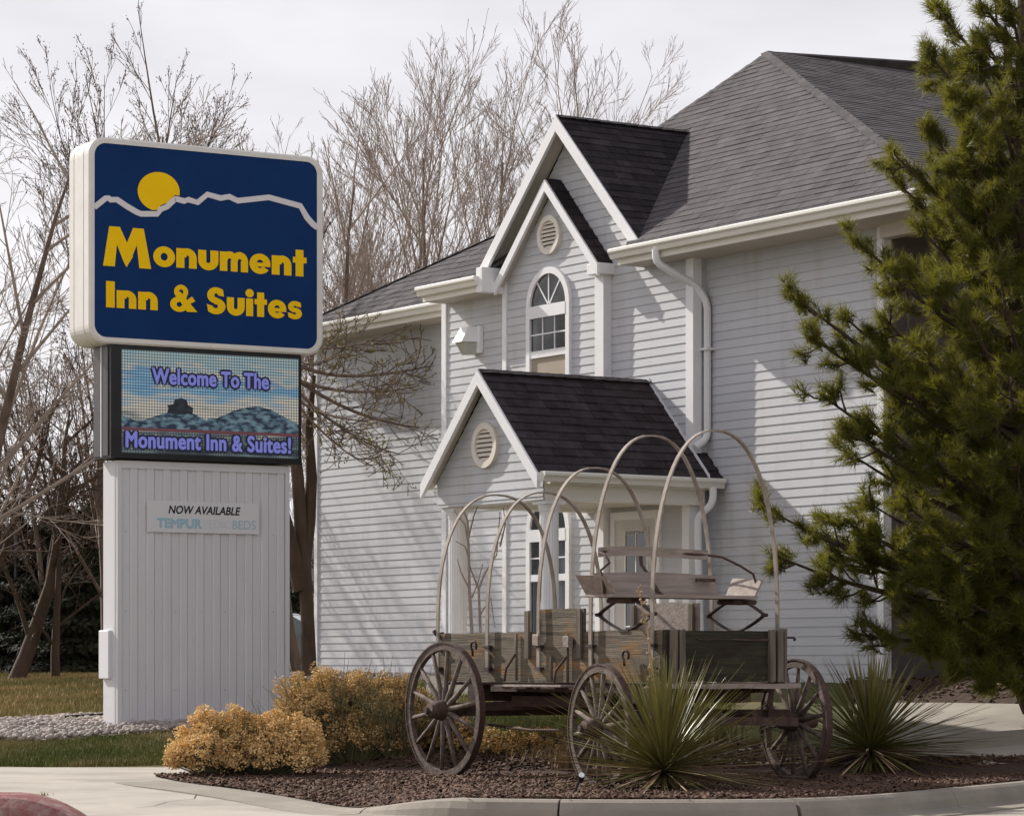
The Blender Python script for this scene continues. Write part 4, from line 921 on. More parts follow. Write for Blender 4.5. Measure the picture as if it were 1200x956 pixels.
board(A0, A1-.03, B0, B0+.025, ZB+.0, ZT, 'side_plank', 'wood_l', seg=22, k=.006)
board(A0, A1-.03, B1-.025, B1, ZB+.0, ZT-.01, 'side_plank', 'wood_l', seg=22)
board(A0, A1-.04, B0+.03, B1-.03, ZB-.03, ZB-.005, 'floor_plank', 'wood_d')
board(A1-.03, A1-.004, B0, B1, ZB+.01, ZT-.005, 'end_plank', 'wood_g', ax=1, k=.003)
board(A1-.004, A1+.012, B0+.30, B1-.16, ZT-.085, ZT-.075, 'end_batten', 'wood_d', ax=1)
board(A0+.02, A0+.045, B0+.026, B1-.026, ZB, ZT-.02, 'end_plank', 'wood_l', ax=1)
board(A1-.06, A1+.10, B0-.04, B1+.10, ZB-.05, ZB-.008, 'end_sill', 'wood_s', ax=1)
def upright(a, b, z0, z1, wa, wb, name='cleat', m='wood_v'):
    mb = MB(); mb.box(a-wa/2, a+wa/2, b-wb/2, b+wb/2, z0, z1, .004); return wg(rough(mb, .003), name, m)
for b_ in (B0+.03, B0+.115): upright(A1+.016, b_, ZB+.005, ZT+.005, .035, .06)
for b_ in (B1-.16, B1-.07): upright(A1+.016, b_, ZB+.005, ZT+.01, .035, .06)
upright(A1-.05, B1+.02, ZB, ZT+.02, .06, .045); upright(A1-.045, B0-.014, ZB+.02, ZT, .05, .028, m='wood_g')
def ab(px, py, b):             # pixel -> (a, z) on the upright plane at b
    k = (px-600)/F; ox, oy = WO.x+WB.x*b, WO.y+WB.y*b; a = (k*oy-ox)/(WA.x-k*WA.y); Y = oy+a*WA.y
    return a, CZ+(HZ-py)/F*Y
def ba(px, py, a):             # pixel -> (b, z) on the cross plane at a
    k = (px-600)/F; ox, oy = WO.x+WA.x*a, WO.y+WA.y*a; b = (k*oy-ox)/(WB.x-k*WB.y); Y = oy+b*WB.y
    return b, CZ+(HZ-py)/F*Y
# raised side boards with cleats
for (bb, x0, x1, yt) in ((B0-.012, 629, 683, 714), (B1-.012, 743, 817, 708)):
    a0_, z_ = ab(x0, yt, bb); a1_, z2 = ab(x1, yt, bb); board(a0_, a1_, bb+.012, bb+.036, ZT-.03, z_, 'raised_board', 'wood_s' if bb > 1 else 'wood_l', k=.004)
    for x in (x0-10, x1-3) if bb < 1 else (x0, x1-6):
        a_, _ = ab(x, 740, bb); upright(a_, bb-.01, ZT-.24, z_-.01, .06, .03)
# side irons, staples and stays
def rod(pts, r, name='stay_rod', m='rust', n=6): mb = MB(); mb.tube(pts, r, n); return wg(mb, name, m, smooth=True)
bs = B0-.022
for x, yt, yb_ in ((605, 742, 797), (665, 743, 800), (646, 768, 798)):
    a_, z0_ = ab(x, yb_, bs); _, z1_ = ab(x, yt, bs); rod([(a_, bs, z0_), (a_, bs, z1_)], .014, m='wood_v')
for x0, y0, x1, y1, x2, y2 in ((603, 766, 594, 783, 592, 798), (663, 769, 652, 786, 650, 801)):
    P = [ab(x0, y0, bs-.02), ab(x1, y1, bs-.05), ab(x2, y2, bs-.06)]; rod([(P[0][0], bs-.01, P[0][1]), (P[1][0], bs-.06, P[1][1]), (P[2][0], bs-.07, P[2][1])], .012)
for x, y in ((632, 750), (668, 752)):
    a_, z_ = ab(x, y, bs); mb = MB(); mb.box(a_-.045, a_+.045, bs-.05, bs, z_-.05, z_+.05, .006); wg(rough(mb), 'block', 'wood_s')
for x, y in ((555, 757), (733, 768)):
    a_, z_ = ab(x, y, bs-.03); rod([(a_+.045*math.cos(t), bs-.03, z_+.045*math.sin(t)) for t in np.linspace(-.6, 4.2, 10)]+[(a_-.03, bs-.02, z_-.09)], .012, 'iron_loop', 'iron')
rod([(A0-.02, B0-.05, ZT+.03), (A0-.02, B0-.02, ZT-.01), (A0-.02, B0+.06, ZT-.0)], .02, 'corner_iron', 'iron')
rod([(A1-.05, B1+.04, ZT-.06), (A1+.0, B1+.1, ZT-.06), (A1+.0, B1+.12, ZT-.075), (A1-.03, B1+.13, ZT-.08)], .010, 'end_hook', 'iron')
# running board outside the bed
a0_, z_ = ab(583, 801.5, B0-.15); a1_, _ = ab(661, 804, B0-.15); mb = MB(); mb.box(a0_, a1_, B0-.19, B0-.0, z_-.022, z_, .004); wg(rough(mb, .003), 'running_board', 'wood_s')
# hoops
for (xn, xf, ya, Ya, ex) in ((513, 651, 580, 0, 2.35), (571, 705, 577, 0, 2.35), (631, 767, 548, 0, 2.3), (692, 834, 510.5, 0, 2.3), (764, 911, 504.5, 0, 2.3)):
    a_, _ = ab(xn, 745, B0-.03); bfar, _ = ba(xf, 740, a_); bn_ = B0-.03; bm = (bn_+bfar)/2; hw = (bfar-bn_)/2
    Ya = WO.y+WA.y*a_+WB.y*bm; zap = CZ+(HZ-ya)/F*Ya; zs_ = ZT+.06; pts = []
    lean = random.uniform(-.02, .02)
    for i in range(5): z_ = (ZB+.08)+(zs_-ZB-.08)*i/5; pts.append((a_, bn_, z_))
    for i in range(33):
        t = math.pi*i/32; c_, s_ = math.cos(t), math.sin(t); y_ = abs(s_)**(2/ex); x_ = (abs(c_)**(2/ex))*(1 if c_ > 0 else -1)
        pts.append((a_+lean*y_, bm-hw*x_, zs_+(zap-zs_)*y_))
    for i in range(4): pts.append((a_, bfar, zs_-(zs_-ZB-.15)*(i+1)/4))
    mb = MB(); mb.strip(pts, .044, (1, 0, 0), .015); fixnormals(wg(mb, 'hoop', 'hoopwood', smooth=False))
    for z_ in (ZT-.13, ZT-.33):
        mb = MB(); mb.box(a_-.045, a_+.045, bn_-.018, B0+.002, z_-.012, z_+.012); wg(mb, 'staple', 'iron')
# wheels
def wheel(a, b, rad, toe, n=14, front=False, hubout=-1):
    w = grp('wheel', wagon); w.location = (a, b, rad); w.rotation_euler = (0, 0, toe)
    def ww(mb, name, m, sm=False): return mb.build(name, M[m], w, None, sm)
    t_ = .048; rw = .055; N = 48
    def torus(r0, r1, y0, y1, name, m):
        mb = MB()
        for k in range(N):
            a_ = 2*math.pi*k/N; c_, s_ = math.cos(a_), math.sin(a_); mb.v += [(r0*c_, y0, r0*s_), (r1*c_, y0, r1*s_), (r1*c_, y1, r1*s_), (r0*c_, y1, r0*s_)]
        for k in range(N): q = 4*k; p = 4*((k+1) % N); mb.f += [(q+j, q+(j+1) % 4, p+(j+1) % 4, p+j) for j in range(4)]
        return fixnormals(ww(mb, name, m))
    torus(rad-.075, rad-.014, -t_/2, t_/2, 'rim', 'wood_w'); torus(rad-.014, rad, -t_/2-.008, t_/2+.008, 'tyre', 'rust')
    r_h = .085
    dish = -.035*1
    base = None
    for k in range(n):
        a_ = 2*math.pi*(k+.3)/n
        if base is None:
            mb = MB(); mb.tube([(r_h*.8, 0, 0), (r_h+.06, 0, 0), (rad*.5, .0, 0), (rad-.07, 0, 0)], [.030, .030, .021, .019], 8); base = ww(mb, 'spoke', 'wood_w', True); o = base
        else: o = base.copy(); COL.objects.link(o)
        o.rotation_euler = (0, -a_, 0)
    mb = MB(); ys_ = [(-.20, .04), (-.20, .062), (-.14, .068), (-.10, .072), (-.098, .080), (-.06, .088), (0, .098), (.06, .092), (.10, .080), (.17, .066), (.17, .03)]
    ys_ = [(-y*hubout*-1, r) for y, r in ys_] if hubout < 0 else ys_
    mb.tube([(0, y, 0) for y, r in ys_], [r for y, r in ys_], 20); ww(mb, 'hub', 'rust', True)
    mb = MB(); mb.tube([(0, -.215, 0), (0, -.19, 0)], [.03, .036], 8); ww(mb, 'axle_nut', 'iron')
    return w
wheel(0, 0, .635, 0); wheel(0, 1.88, .635, 0)
aF, _ = ab(704, 845, 0); w3 = wheel(aF, 0, .555, -.13); w3.location.z = .51
fx = Vector((aF, 0)); dirf = Vector((math.sin(.13), math.cos(.13))); far = fx+dirf*1.98
wheel(far.x, far.y, .555, -.13)
# running gear
def beam(p, q, w, h, name, m='wood_d'):
    p = Vector(p); q = Vector(q); d = (q-p); s_ = d.normalized().cross(Vector((0, 0, 1))); s_ = s_.normalized()*w if s_.length > .01 else Vector((w, 0, 0)); mb = MB(); mb.obox(p-s_/2-Vector((0, 0, h/2)), d, s_, (0, 0, h)); return fixnormals(wg(rough(mb, .004), name, m))
beam((0, .12, .64), (0, 1.76, .64), .11, .12, 'rear_axle'); beam((0, .3, .80), (0, 1.57, .80), .12, .16, 'rear_bolster')
beam((aF, .12, .60), (far.x, far.y-.12, .60), .11, .12, 'front_axle'); beam((aF+.05, .3, .80), (aF+.05, 1.57, .80), .12, .16, 'front_bolster')
beam((-.5, .93, .70), (aF, .93, .70), .09, .10, 'reach_pole')
beam((.35, .55, .72), (1.75, .55, .72), .07, .10, 'side_sill'); beam((.3, B0+.05, .845), (2.9, B0+.05, .845), .07, .07, 'side_sill'); beam((.3, B1-.05, .845), (2.9, B1-.05, .845), .07, .07, 'side_sill')
beam((-.1, .3, .66), (.9, .9, .70), .05, .08, 'hound'); beam((-.1, 1.5, .66), (.9, .96, .70), .05, .08, 'hound')
beam((aF-.7, .6, .66), (aF+.75, .75, .60), .06, .08, 'hound'); beam((aF-.7, 1.3, .66), (aF+.75, 1.1, .60), .06, .08, 'hound')
beam((aF+.62, .35, .58), (aF+.75, 1.55, .56), .09, .07, 'cross_bar'); beam((aF+.3, 1.62, .35), (aF+.34, 1.62, .86), .05, .05, 'brake_arm')
rod([(.1, .42, .50), (.8, .42, .46), (1.5, .42, .47), (2.2, .45, .52)], .013, 'brake_rod')
mb = MB(); mb.tube([(aF+.2, .93, .74), (aF+.2, .93, .44)], .03, 8); wg(mb, 'king_bolt', 'iron')
# spring seat
aS = ab(731, 738, B0)[0]; bq = [ba(x, 700, aS+.1)[0] for x in (703, 884)]
seat = grp('spring_seat', wagon)
def st(mb, name, m, sm=False): return mb.build(name, M[m], seat, None, sm)
zse = ba(790, 697, aS+.1)[1]
mb = MB(); mb.box(aS-.20, aS+.20, bq[0]+.06, bq[1]-.04, zse-.03, zse, .004); st(rough(mb, .004), 'seat_board', 'wood_s')
bx0, zb1 = ba(743, 676, aS-.17); bx1, _ = ba(842, 674, aS-.17)
mb = MB(); n = 12
for i in range(n+1):
    t = i/n; b_ = bq[0]+.16+(bq[1]-.20-bq[0]-.16)*t; zt_ = zse+.19+.018*math.sin(math.pi*t); mb.v += [(aS-.20, b_, zse), (aS-.175, b_, zse), (aS-.225, b_, zt_), (aS-.25, b_, zt_)]
for i in range(n): q = 4*i; mb.f += [(q+j, q+(j+1) % 4, q+4+(j+1) % 4, q+4+j) for j in range(4)]
mb.f += [(0, 1, 2, 3), (4*n+3, 4*n+2, 4*n+1, 4*n)]; fixnormals(st(mb, 'backrest', 'wood_s'))
for b_, sgn in ((bq[0]+.10, -1), (bq[1]-.08, 1)):
    mb = MB(); mb.add([(aS-.22, b_, zse), (aS+.20, b_, zse), (aS+.20, b_+.09*sgn, zse+.15), (aS-.24, b_+.10*sgn, zse+.17), (aS-.22, b_+.02*sgn, zse), (aS+.20, b_+.02*sgn, zse), (aS+.20, b_+.11*sgn, zse+.15), (aS-.24, b_+.12*sgn, zse+.17)],
        [(0, 1, 2, 3), (4, 7, 6, 5), (0, 4, 5, 1), (1, 5, 6, 2), (2, 6, 7, 3), (3, 7, 4, 0)]); fixnormals(st(mb, 'end_board', 'wood_s'))
# curved back rail
r0b = ba(704, 655, aS-.1)[0]; r1b = ba(836, 650, aS-.25)[0]; zr0 = ba(770, 646, aS-.3)[1]
pts = []; bmid = (bq[0]+bq[1])/2-.10; hwb = .60
for i in range(21):
    t = -1+2*i/20; pts.append((aS-.34+.22*abs(t)**3.0, bmid+hwb*t, zr0-.03*t*t))
mb = MB(); mb.strip(pts, .085, (0, 0, 1), .022); fixnormals(st(mb, 'back_rail', 'wood_s'))
def sr(pts, name='seat_iron', r=.012): mb = MB(); mb.tube(pts, r, 6); return st(mb, name, 'rust', True)
for sgn in (-1, 1):
    e = pts[0] if sgn < 0 else pts[-1]; be = (bq[0]+.02) if sgn < 0 else (bq[1]-.0)
    sr([pts[3] if sgn < 0 else pts[-4], e, (e[0]+.14, e[1]+.05*sgn, e[2]-.02), (e[0]+.24, e[1]+(be-e[1])*.5, e[2]-.10), (aS+.08, be, zse+.20), (aS+.12, be, zse+.12), (aS+.10, be-.03*sgn, zse)])
for b_ in (bmid+.02,):
    mb = MB(); mb.strip([(aS-.355, b_, zr0+.03), (aS-.34, b_, zr0-.12), (aS-.24, b_+.02, zse+.17), (aS-.16, b_+.05, zse+.04), (aS-.12, b_+.07, zse+.004)], .035, (0, 1, 0), .010); fixnormals(st(mb, 'back_iron', 'rust'))
mb = MB(); mb.box(aS-.18, aS-.14, bq[1]-.45, bq[1]-.25, zse+.13, zse+.16); st(mb, 'bracket', 'rust')
# diamond springs
for b_ in (B0+.02, B1-.02):
    mb = MB(); zc_ = (zse-.03+ZT)/2; hz = (zse-.03-ZT)/2; la = .40
    for sg2 in (1, -1):
        for (x0, x1) in ((-.06, -la), (.06, la)):
            P = []
            for i in range(9):
                t = i/8; x_ = x0+(x1-x0)*t; P.append((aS+x_, b_, zc_+sg2*hz*(1-t)**1.0*.97+sg2*.012*math.sin(math.pi*t)))
            mb.strip(P, .045, (0, 1, 0), .010)
        mb.box(aS-.07, aS+.07, b_-.03, b_+.03, zc_+sg2*hz-.012, zc_+sg2*hz+.012)
    for x_ in (-la, la): mb.tube([(aS+x_, b_-.03, zc_), (aS+x_, b_+.03, zc_)], .016, 8)
    fixnormals(st(mb, 'leaf_spring', 'iron'))
mb = MB(); mb.box(aS-.12, aS+.12, B0-.10, B0+.14, zse-.075, zse-.03, .01); mb2 = MB(); mb2.box(aS-.12, aS+.12, B1-.14, B1+.12, zse-.075, zse-.03, .01); st(mb, 'spring_block', 'wood_d'); st(mb2, 'spring_block', 'wood_d')
# ================================================================== PLANTS
def yucca(px, py, n, lmin, lmax, label, seed, tilt=(0, 0)):
    rr = random.Random(seed); g = ground(px, py); t = thing('yucca_plant', label, 'yucca', g)
    var = []
    for k in range(7):
        mb = MB(); m = 7; bend_ = rr.uniform(-.03, .12)
        for i in range(m+1):
            s = i/m; w = .5*(.0100*min(1, (1-s)*3.2)+.0008); x = bend_*s**2.2; mb.v += [(x-.002, -w, s), (x+.006*(1-s), 0, s), (x-.002, w, s)]
        for i in range(m): q = 3*i; mb.f += [(q, q+1, q+4, q+3), (q+1, q+2, q+5, q+4)]
        me = bpy.data.meshes.new('leaf'); me.from_pydata(mb.v, [], mb.f); me.materials.append(M['yucca']); me.update(); var.append(me)
    dead = var[0].copy(); dead.materials.clear(); dead.materials.append(M['straw'])
    for i in range(n):
        u = (i+.5)/n; el = R(-11+100*(u**1.2)); az = i*2.39996+rr.uniform(-.2, .2); el += rr.uniform(-.12, .12)
        d = Vector((math.cos(az)*math.cos(el)+tilt[0], math.sin(az)*math.cos(el)+tilt[1], math.sin(el))).normalized()
        o = bpy.data.objects.new('leaf', dead if (el < R(4) and rr.random() < .45) else rr.choice(var)); COL.objects.link(o); o.parent = t
        L = rr.uniform(lmin, lmax)*(1.42-.56*u); o.location = (d.x*.05, d.y*.05, .17+.14*u)
        down = Vector((d.x*d.z, d.y*d.z, -(d.x*d.x+d.y*d.y)))
        q = d.to_track_quat('Z', 'X'); o.rotation_mode = 'QUATERNION'
        X_ = q@Vector((1, 0, 0)); dn = down.normalized() if down.length > .05 else X_
        ang = math.atan2(d.dot(X_.cross(dn)), X_.dot(dn)); from_q = Matrix.Rotation(ang, 3, d).to_quaternion(); o.rotation_quaternion = from_q@q; o.scale = (L, rr.uniform(.8, 1.25)*1.75, L)
    mb = MB(); md = MB()
    for i in range(420):
        low = i < 150; el = R(rr.uniform(-34, 14)) if low else R(rr.uniform(0, 88)); az = rr.uniform(0, 6.283); L = rr.uniform(.45, .80)*lmax*(.9 if low else 1); dry = low and rr.random() < .3
        d = Vector((math.cos(az)*math.cos(el), math.sin(az)*math.cos(el), math.sin(el))); sd = Vector((-math.sin(az), math.cos(az), 0)); q = md if dry else mb; o_ = len(q.v); kink = rr.uniform(-.05, .16)
        for k in range(6):
            s_ = k/5; w = .0045*min(1, (1-s_)*3)+.0004; p = Vector((0, 0, .16))+d*L*s_+Vector((0, 0, -kink*s_*s_*L)); q.v += [tuple(p-sd*w), tuple(p+sd*w)]
        for k in range(5): a_ = o_+2*k; q.f.append((a_, a_+1, a_+3, a_+2))
    stuff(mb.build('inner_leaves', M['yucca'], t)); stuff(md.build('dead_leaves', M['straw'], t))
    return t, g
y1, g1 = yucca(778, 928, 295, .74, 1.02, 'large spiky yucca with a dried flower stalk in front of the wagon end', 3, (-.03, -.02))
y2, g2 = yucca(1020, 902, 285, .70, .98, 'spiky green yucca to the right of the wagon by the far front wheel', 9, (.05, 0))
# dried flower stalk
mb = MB(); pth = [at(a, b, g1.y+.02)-g1 for a, b in ((768, 870), (766, 820), (763, 780), (759, 740), (752, 710), (749, 688))]
mb.tube(pth, [.014, .013, .011, .009, .007, .004], 6)
mb.build('flower_stalk', M['straw'], y1)
for i in range(46):
    t = random.random()**.8; k = t*4.99; j = int(k); p = pth[j].lerp(pth[j+1], k-j); mb = MB(); d = Vector((random.uniform(-1, 1), random.uniform(-1, 1), random.uniform(-.2, .8))).normalized()
    L_ = random.uniform(.03, .07)*(1.25-t*.6); mb.tube([p, p+d*L_*.5, p+d*L_*.75, p+d*L_*1.1], [.004, .006, .017*(1.2-t*.5), .004], 5); mb.build('seed_pod', M['straw'], y1)
def lumps(center, rad, n, lump, seed, per=70, el0=-.05):
    r = np.random.default_rng(seed); v = r.normal(size=(n*3, 3)); v /= np.linalg.norm(v, axis=1)[:, None]; v = v[v[:, 2] > el0][:n]; n = len(v)
    k = 1+.13*np.sin(v[:, 0]*7+seed)+.12*np.sin(v[:, 1]*6+v[:, 2]*5+seed*2); rr = r.uniform(.80, 1.0, n)*k
    P = v*np.array(rad)*rr[:, None]+np.array(center); N = n*per; idx = np.repeat(np.arange(n), per)
    q = r.normal(size=(N, 3)); q /= np.linalg.norm(q, axis=1)[:, None]; s = r.uniform(.6, 1.3, n)[idx]*lump
    loc = P[idx]+q*(s*r.uniform(.55, 1.05, N)**.6)[:, None]*np.array([1, 1, .8])
    tv = np.array([(-1, -.5, 0), (1, -.5, .2), (.2, 1, -.1)], float); tf = np.array([(0, 1, 2)])
    mats = rotz(r.uniform(0, 6.28, N))@rotx(r.uniform(0, 6.28, N))*(r.uniform(.007, .015, N))[:, None, None]
    V, Fc = scatter(tv, tf, loc, mats); return V, Fc, P
def rabbitbrush(px, py, rad, n, label, seed, green=.0, parts=3):
    g = ground(px, py); t = thing('rabbitbrush_shrub', label, 'shrub', g, group=None); Vs, Fs, Ps, o = [], [], [], 0; rr = random.Random(seed)
    for k in range(parts):
        c = ((k-(parts-1)/2)*rad[0]*1.1/max(parts-1, 1)+rr.uniform(-.05, .05), rr.uniform(-.15, .15), rad[2]*.22)
        V, Fc, P = lumps(c, (rad[0]*(.62 if parts > 1 else 1)*rr.uniform(.85, 1.1), rad[1]*.8, rad[2]*.80*rr.uniform(.82, 1.05)), n//parts, .068, seed*10+k)
        Vs.append(V); Fs.append(Fc+o); o += len(V); Ps.append(P)
    stuff(np_mesh('seed_heads', np.vstack(Vs), np.vstack(Fs), M['rabbit'], t)); P = np.vstack(Ps); mb = MB()
    for p in P[::1]:
        b = (p[0]*.35, p[1]*.35, 0); m_ = tuple(b[i]*.35+p[i]*.65+random.uniform(-.03, .03) for i in range(3)); mb.tube([b, m_, tuple(p)], [.006, .005, .003], 3, cap=False)
    for _ in range(int(n*green)):
        a = random.uniform(0, 6.28); e_ = random.uniform(.2, 1.3); L_ = rad[2]*random.uniform(.6, 1.15); x_ = random.uniform(-.6, .8)*rad[0]
        mb.tube([(x_*.5, 0, 0), (x_+math.cos(a)*math.cos(e_)*L_*.5, math.sin(a)*math.cos(e_)*L_*.5, L_*.6), (x_+math.cos(a)*math.cos(e_)*L_*.8, math.sin(a)*math.cos(e_)*L_*.8, L_*(.7+.4*math.sin(e_)))], [.006, .005, .002], 3, cap=False)
    stuff(mb.build('stems', M['rabbitstem'], t)); return t
rabbitbrush(292, 911, (.62, .5, .64), 640, 'low golden seeded shrub at the left end of the mulch bed', 4, .05, 3)
rabbitbrush(410, 894, (.64, .5, .90), 900, 'taller golden seeded shrub between the low shrub and the wagon wheel', 5, .12, 3)
rabbitbrush(352, 903, (.44, .3, .76), 400, 'middle golden shrub clump tucked between the two bigger golden shrubs', 6, .1, 1)
rabbitbrush(466, 890, (.28, .3, .76), 200, 'sparse grey green shrub touching the left wagon wheel', 8, .9, 1)
rabbitbrush(612, 884, (.42, .25, .24), 130, 'low straw coloured clump under the middle of the wagon', 11, 4, 3)
rabbitbrush(520, 880, (.34, .25, .34), 110, 'dry clump seen through the spokes of the left wheel', 12, 5, 2)
def tuft(px, py, n, h, spread, name, label, mat, wd=.004):
    g = ground(px, py); r = np.random.default_rng(int(px)); tv = np.array([(-1, 0, 0), (1, 0, 0), (.7, .12, .5), (-.7, .12, .5), (.05, .38, 1)], float); tf = np.array([(0, 1, 2), (0, 2, 3), (3, 2, 4)])
    hh = r.uniform(.5, 1, n)*h; mats = rotz(r.uniform(0, 6.28, n))@rotx(r.normal(0, .22, n))*np.stack([np.full(n, wd), hh, hh], -1)[:, None, :]
    loc = np.column_stack([r.normal(0, spread, n), r.normal(0, spread*.5, n), np.zeros(n)]); V, Fc = scatter(tv, tf, loc, mats)
    o = np_mesh(name, V, Fc, M[mat]); o.location = g; return tag(stuff(o), label, 'grass tuft')
tuft(622, 868, 500, .28, .22, 'grass_tuft', 'green grass tuft growing beneath the middle of the wagon', 'grass', .006)
tuft(668, 905, 260, .36, .07, 'dry_grass_tuft', 'upright straw tuft beside the hub of the middle wheel', 'straw')
tuft(650, 893, 160, .20, .22, 'straw_litter', 'low straw litter left of the middle wheel', 'straw')
tuft(52, 933, 30, .05, .04, 'grass_tuft', 'tiny grass tuft growing on the red kerb', 'grass')
tuft(385, 918, 40, .07, .07, 'grass_tuft', 'small green weed at the mulch edge below the golden shrubs', 'grass')
tuft(825, 870, 420, .30, .25, 'grass_tuft', 'yellow green grass behind the big yucca under the wagon end', 'grass', .006)
# little spot lamp on a stake in the bed
g = ground(672, 934); t = thing('garden_spotlight', 'small black spot lamp on a stake left of the big yucca', 'lamp', g)
mb = MB(); mb.tube([(0, 0, -.02), (.03, 0, .10), (.055, 0, .145)], .008, 6); mb.build('stake', M['black'], t)
mb = MB(); mb.tube([(.06, .03, .13), (.062, -.01, .165), (.064, -.025, .178)], [.02, .028, .03], 10); mb.build('lamp_head', M['black'], t)
mb = MB(); mb.tube([(.0645, -.026, .179), (.065, -.029, .181)], [.024, .024], 10); mb.build('lens', M['trim'], t)
# ---- bare trees
def grow(out, buds, p, d, L, r, lev, par, rr):
    n = max(3, min(9, int(L/par['seg']))); pts = [p]; st_ = L/n; dirs = [d]
    for i in range(n):
        d = (d+Vector((rr.gauss(0, 1), rr.gauss(0, 1), rr.gauss(0, 1)))*par['wig']+Vector((0, 0, par['up']))).normalized(); p = p+d*st_; pts.append(p); dirs.append(d)
    r = max(par['rmin'], r*(.85 if lev == 0 else .62)); re_ = max(par['rmin'], r*(.12 if lev == 0 else .2)); out.append((pts, [r+(re_-r)*i/n for i in range(n+1)], lev))
    if lev >= par['lev']:
        buds += pts[1:]; return
    nc = par['kids'][lev]; nc = max(1, int(nc*min(1.2, L/par['ref'][lev])+rr.random())); t0 = par['t0'] if lev == 0 else .15
    for c in range(nc):
        t = t0+(1-t0)*(c+rr.random())/nc; k = min(n-1, int(t*n)); q = pts[k].lerp(pts[k+1], t*n-k); ax = dirs[k+1].cross(Vector((rr.gauss(0, 1), rr.gauss(0, 1), rr.gauss(0, .5)))).normalized()
        a = R(rr.uniform(*par['ang'])); dd = (Matrix.Rotation(a, 3, ax)@dirs[k+1]).normalized()
        grow(out, buds, q, dd, L*rr.uniform(.32, .62)*(1.2-.70*t), max(par['rmin'], r*.55*(1.1-.6*t)), lev+1, par, rr)
TALL = dict(seg=.8, wig=.045, up=.05, rmin=.0044, lev=4, kids=(11, 7, 6, 5), ref=(8, 3, 1.4, .7), t0=.16, ang=(12, 36), sh=.91)
BUSHY = dict(seg=.6, wig=.10, up=.02, rmin=.0055, lev=4, kids=(12, 7, 6, 4), ref=(6, 3, 1.5, .8), t0=.12, ang=(25, 62), sh=.75)
def make_tree(name, label, base, stems, par, seed, bark='bark', twig='twig', bud=None, budn=2, buds_s=.02, group=None):
    rr = random.Random(seed); t = thing(name, label, 'tree', base, group=group); out, bd_ = [], []
    for (dx, dy, L, r, lx) in stems: L *= par.get('sh', 1); grow(out, bd_, Vector((dx, dy, -.15)), Vector((lx, rr.uniform(-.1, .1), 1)).normalized(), L, r, 0, par, rr)
    tr, tw = MB(), MB()
    for pts, rad, lev in out:
        if lev == 0: tr.tube(pts, rad, 8, cap=False)
        elif lev == 1: tw.tube(pts, rad, 5, cap=False)
        else: tw.tube(pts, rad, 3, cap=False)
    tr.build('trunk', M[bark], t, smooth=True); stuff(tw.build('branches', M[twig], t))
    if bud:
        P = np.array([tuple(p) for p in bd_]); P = P[rng.integers(0, len(P), int(len(P)*budn))]+rng.normal(0, .03, (int(len(P)*budn), 3))
        tv = np.array([(-.5, 0, 0), (.5, 0, 0), (0, .3, 1.3)], float); tf = np.array([(0, 1, 2)]); n = len(P)
        V, Fc = scatter(tv, tf, P, rotz(rng.uniform(0, 6.28, n))@rotx(rng.normal(0, .6, n))*buds_s); stuff(np_mesh('buds', V, Fc, M[bud], t))
    return t
def base_at(px, Y): X = (px-600)/F*Y; return Vector((X, Y, H(X, Y)))
def clone(t, loc, rz, sc, label, group=None):
    o = t.copy(); COL.objects.link(o); o.location = loc; o.rotation_euler = (0, 0, rz); o.scale = (sc,)*3; o['label'] = label
    for ch in list(t.children): c = ch.copy(); COL.objects.link(c); c.parent = o
    return o
GT = 'bare deciduous trees behind the inn and the sign'
tall_tree = make_tree('bare_tree', 'tall bare pale tree with many upright stems just right of the blue sign', base_at(405, 58), [(0, 0, 10.5, .17, .02), (.9, .2, 11.3, .15, .08), (-.9, 0, 9.5, .14, -.16), (.3, .6, 10, .12, .15)], TALL, 21, group=GT)
make_tree('bare_tree', 'bare many stemmed tree rising behind the left slope of the inn roof', base_at(520, 64), [(-.6, 0, 12.2, .15, -.05), (.5, 0, 12.4, .14, .04), (1.5, .3, 10.5, .13, .18), (-1.7, 0, 11, .13, -.16)], TALL, 22, group=GT)
make_tree('bare_tree', 'bare slender tree just left of the tall gable peak', base_at(612, 66), [(-.8, 0, 12.2, .14, -.04), (.6, 0, 12.8, .14, .05), (1.7, .3, 11.0, .12, .12)], TALL, 23, group=GT)
make_tree('bare_tree', 'bare tree whose brown budded crown shows above the blue sign', base_at(190, 52), [(0, 0, 10.4, .17, -.02), (.8, .2, 9.3, .13, .12), (-.9, 0, 9.5, .13, -.12)], TALL, 24, 'bark', 'bark', 'bud_r', 1.6, .024, group=GT)
make_tree('bare_tree', 'pale bare tree with drooping boughs cut off by the left picture edge', base_at(-65, 48), [(0, 0, 9.6, .17, .06), (-.9, .2, 9.4, .14, .12)], dict(TALL, up=.02, ang=(20, 50)), 25, group=GT)
make_tree('bare_tree', 'small bare tree between the left edge tree and the blue sign', base_at(92, 56), [(0, 0, 7.4, .11, .05), (-.6, 0, 6.2, .09, -.1)], dict(TALL, ang=(18, 46)), 26, 'bark', 'bark', 'bud_r', 1.2, .022, group=GT)
make_tree('bare_tree', 'distant bare tree between the brown crown and the tall pale tree', base_at(300, 72), [(0, 0, 12.0, .15, 0), (1.2, 0, 11.0, .12, .12), (-1.2, 0, 11.2, .12, -.12)], TALL, 27, group=GT)
make_tree('bare_tree', 'distant thin bare tree whose tips peep over the gable roof ridge', base_at(720, 95), [(0, 0, 14.6, .14, 0), (2.2, 0, 13.9, .12, .05), (-2.0, 0, 15, .12, -.03)], TALL, 28, group=GT)
